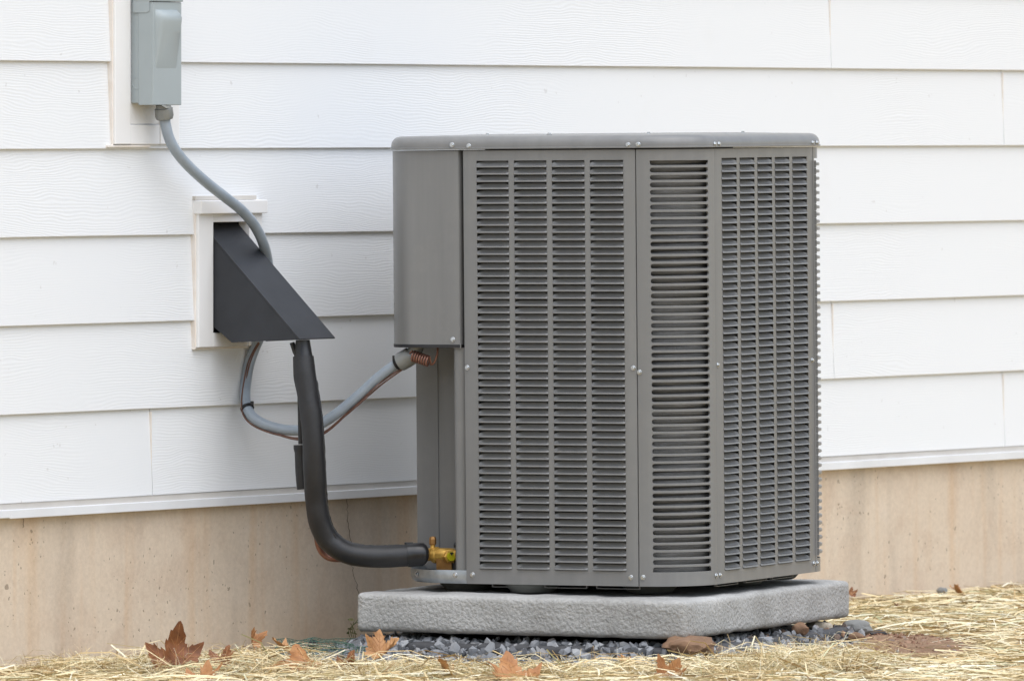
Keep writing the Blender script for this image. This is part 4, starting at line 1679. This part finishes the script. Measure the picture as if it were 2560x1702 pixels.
# ================================================================== FALLEN LEAVES
def leaf_blade(size, curl, seed, lobes=5, fold=0.0):
    """lobed dry leaf: rings from the stalk point outwards, then curled"""
    rs = random.Random(seed)
    n, m = 132, 6
    prim = [(90, 1.0, 21), (40, 0.92, 19), (140, 0.92, 19), (-6, 0.70, 19), (186, 0.70, 19)][:lobes]
    prim = [(a + rs.uniform(-6, 6), l_ * rs.uniform(0.88, 1.08), w) for a, l_, w in prim]
    def rad(deg):
        r = 0.47 + 0.03 * math.sin(deg * 0.31 + seed)
        for a, l_, w in prim:
            d = (deg - a + 180) % 360 - 180
            u = abs(d) / (w * 1.35)
            if u < 1:
                r = max(r, l_ * (0.42 + 0.58 * (1 - u) ** 1.15))
            for s_, f_, h_ in ((-1, 0.62, 0.80), (1, 0.62, 0.80), (-1, 1.05, 0.62), (1, 1.0, 0.64)):
                d2 = abs(d - s_ * w * f_) / (w * 0.26)
                if d2 < 1:
                    r = max(r, l_ * (0.5 + (h_ - 0.5) * (1 - d2)) + 0.02)
        if 235 < deg % 360 < 305:
            r *= 0.55
        return r
    bm_ = bmesh.new()
    ctr_ = bm_.verts.new((0, 0, 0))
    rows = []
    for j in range(1, m + 1):
        t = j / m
        row = []
        for i in range(n):
            deg = 360 * i / n
            r = (0.22 * min(1, t * 2) * (1 - t) + rad(deg) * t) * size
            row.append(bm_.verts.new((r * math.cos(R(deg)), r * math.sin(R(deg)), 0)))
        rows.append(row)
    for i in range(n):
        bm_.faces.new((ctr_, rows[0][i], rows[0][(i + 1) % n]))
    for r0, r1 in zip(rows, rows[1:]):
        for i in range(n):
            bm_.faces.new((r0[i], r1[i], r1[(i + 1) % n], r0[(i + 1) % n]))
    so = Vector((seed * 2.1, seed, 0))

    def bend(px_, py_, lift=0.0):
        x, y = px_ / size, py_ / size
        ang = math.atan2(y, x)
        rr = math.hypot(x, y)
        z = curl * (0.55 * x * x + 0.25 * y * y * (1 if y > 0 else 0.2)) + fold * abs(x)
        z += 0.10 * rr * math.cos(ang * 5 - math.pi / 2) * 0.6
        z += 0.30 * rr * noise.noise(Vector((x * 1.6, y * 1.6, 0)) + so) + 0.10 * rr * noise.noise(Vector((x * 4.5, y * 4.5, 3)) + so)
        k = 1 - 0.22 * abs(curl) * x * x
        return Vector((x * k, y * (1 - 0.10 * abs(curl) * max(0, y)), z)) * size + Vector((0, 0, lift))

    for v in bm_.verts:
        v.co = bend(v.co.x, v.co.y)
    vb_ = bmesh.new()
    for a, l_, w in prim:
        pts = [bend(size * l_ * 0.9 * t * math.cos(R(a)), size * l_ * 0.9 * t * math.sin(R(a)), 0.0003) for t in np.linspace(0, 1, 9)]
        bm_tube(pts, 0.001, 5, vb_, rfun=lambda t: 0.0013 * (1 - 0.75 * t))
        for t0 in (0.30, 0.52):
            for sgn in (-1, 1):
                o_ = Vector((math.cos(R(a)), math.sin(R(a)))) * size * l_ * 0.9 * t0
                d_ = Vector((math.cos(R(a + sgn * 40)), math.sin(R(a + sgn * 40)))) * size * 0.30
                bm_tube([bend(o_.x + d_.x * q_, o_.y + d_.y * q_, 0.0003) for q_ in (0, 0.35, 0.7, 1)], 0.0006, 4, vb_)
    return bm_, vb_


def leaf(px, py, Y, size, mat, label, seed, rot, curl=0.6, lobes=5, fold=0.0, stem=True):
    root = empty('fallen_leaf', TL(unproj(px, py, Y)) @ Matrix.Rotation(R(rot[2]), 4, 'Z') @ Matrix.Rotation(R(rot[0]), 4, 'X') @ Matrix.Rotation(R(rot[1]), 4, 'Y'))
    tag(root, label, 'leaf')
    bl, vb_ = leaf_blade(size, curl, seed, lobes, fold)
    b_ = finish('blade', bl, M[mat], root, 80)
    finish('veins', vb_, M['leaf_vein'], b_)
    if stem:
        pts = [Vector((0, 0, 0)), Vector((0.02 * size * 3, -0.3 * size, 0.05 * size)), Vector((0.05 * size, -0.65 * size, -0.02 * size))]
        finish('stalk', bm_tube(catmull(pts, 4), 0.0012, 6), M[mat], root)
    return root


leaf(438, 1676, 17.70, 0.102, 'leaf_brown', 'large brown lobed leaf standing upright against the foundation', 1, (76, 6, 14), 0.55)
leaf(555, 1658, 17.74, 0.056, 'leaf_brown', 'reddish brown leaf lying just right of the upright leaf', 2, (30, -14, -30), 0.9)
leaf(630, 1606, 17.98, 0.036, 'leaf_orange', 'small pointed orange leaf propped against the foundation', 3, (70, 20, 40), 1.2, 3, 0.6)
leaf(718, 1628, 17.90, 0.056, 'leaf_tan', 'tan leaf on straw left of the dark slate lump', 4, (26, 12, 70), 1.1)
leaf(775, 1672, 17.64, 0.095, 'leaf_orange', 'big curled brown leaf arching over the straw left of the pad', 5, (38, 6, 25), -1.0)
leaf(850, 1676, 17.66, 0.060, 'leaf_brown', 'dark brown curled leaf touching the right of the big arched leaf', 21, (30, -16, -50), 1.1)
leaf(495, 1704, 17.46, 0.076, 'leaf_orange', 'orange leaf cut off by the bottom edge below the upright leaf', 6, (18, -10, -25), 0.8)
leaf(950, 1640, 17.90, 0.064, 'leaf_tan', 'tan folded leaf in front of the left end of the pad', 7, (28, 20, -70), 1.1, 5, 0.5)
leaf(1290, 1702, 17.46, 0.098, 'leaf_orange', 'wide orange leaf at the bottom edge below the middle of the pad', 8, (20, 8, 20), 0.7)
leaf(1135, 1690, 17.56, 0.060, 'leaf_tan', 'pale tan leaf left of the wide orange leaf', 9, (28, 16, 65), 0.8, 3)
leaf(1560, 1658, 17.88, 0.028, 'leaf_orange', 'tiny square orange leaf scrap on the gravel edge', 10, (45, 10, 20), 0.6, 3, 0.3, False)
leaf(1672, 1704, 17.50, 0.058, 'leaf_orange', 'narrow orange leaf standing in straw below the flat brown rock', 11, (45, 24, -40), 0.9, 3, 0.6)
leaf(2248, 1517, 20.10, 0.022, 'leaf_brown', 'tiny red brown leaf alone on the straw at right', 12, (25, 0, 70), 0.9, 5, 0, False)
leaf(2400, 1486, 20.52, 0.036, 'leaf_tan', 'tan leaf lying against the foundation beside the grey stone', 13, (25, 10, 75), 0.9, 3, 0.3, False)
leaf(2128, 1486, 20.20, 0.022, 'leaf_brown', 'brown leaf bit behind the far corner of the pad', 14, (45, 20, 10), 0.8, 3, 0.3, False)
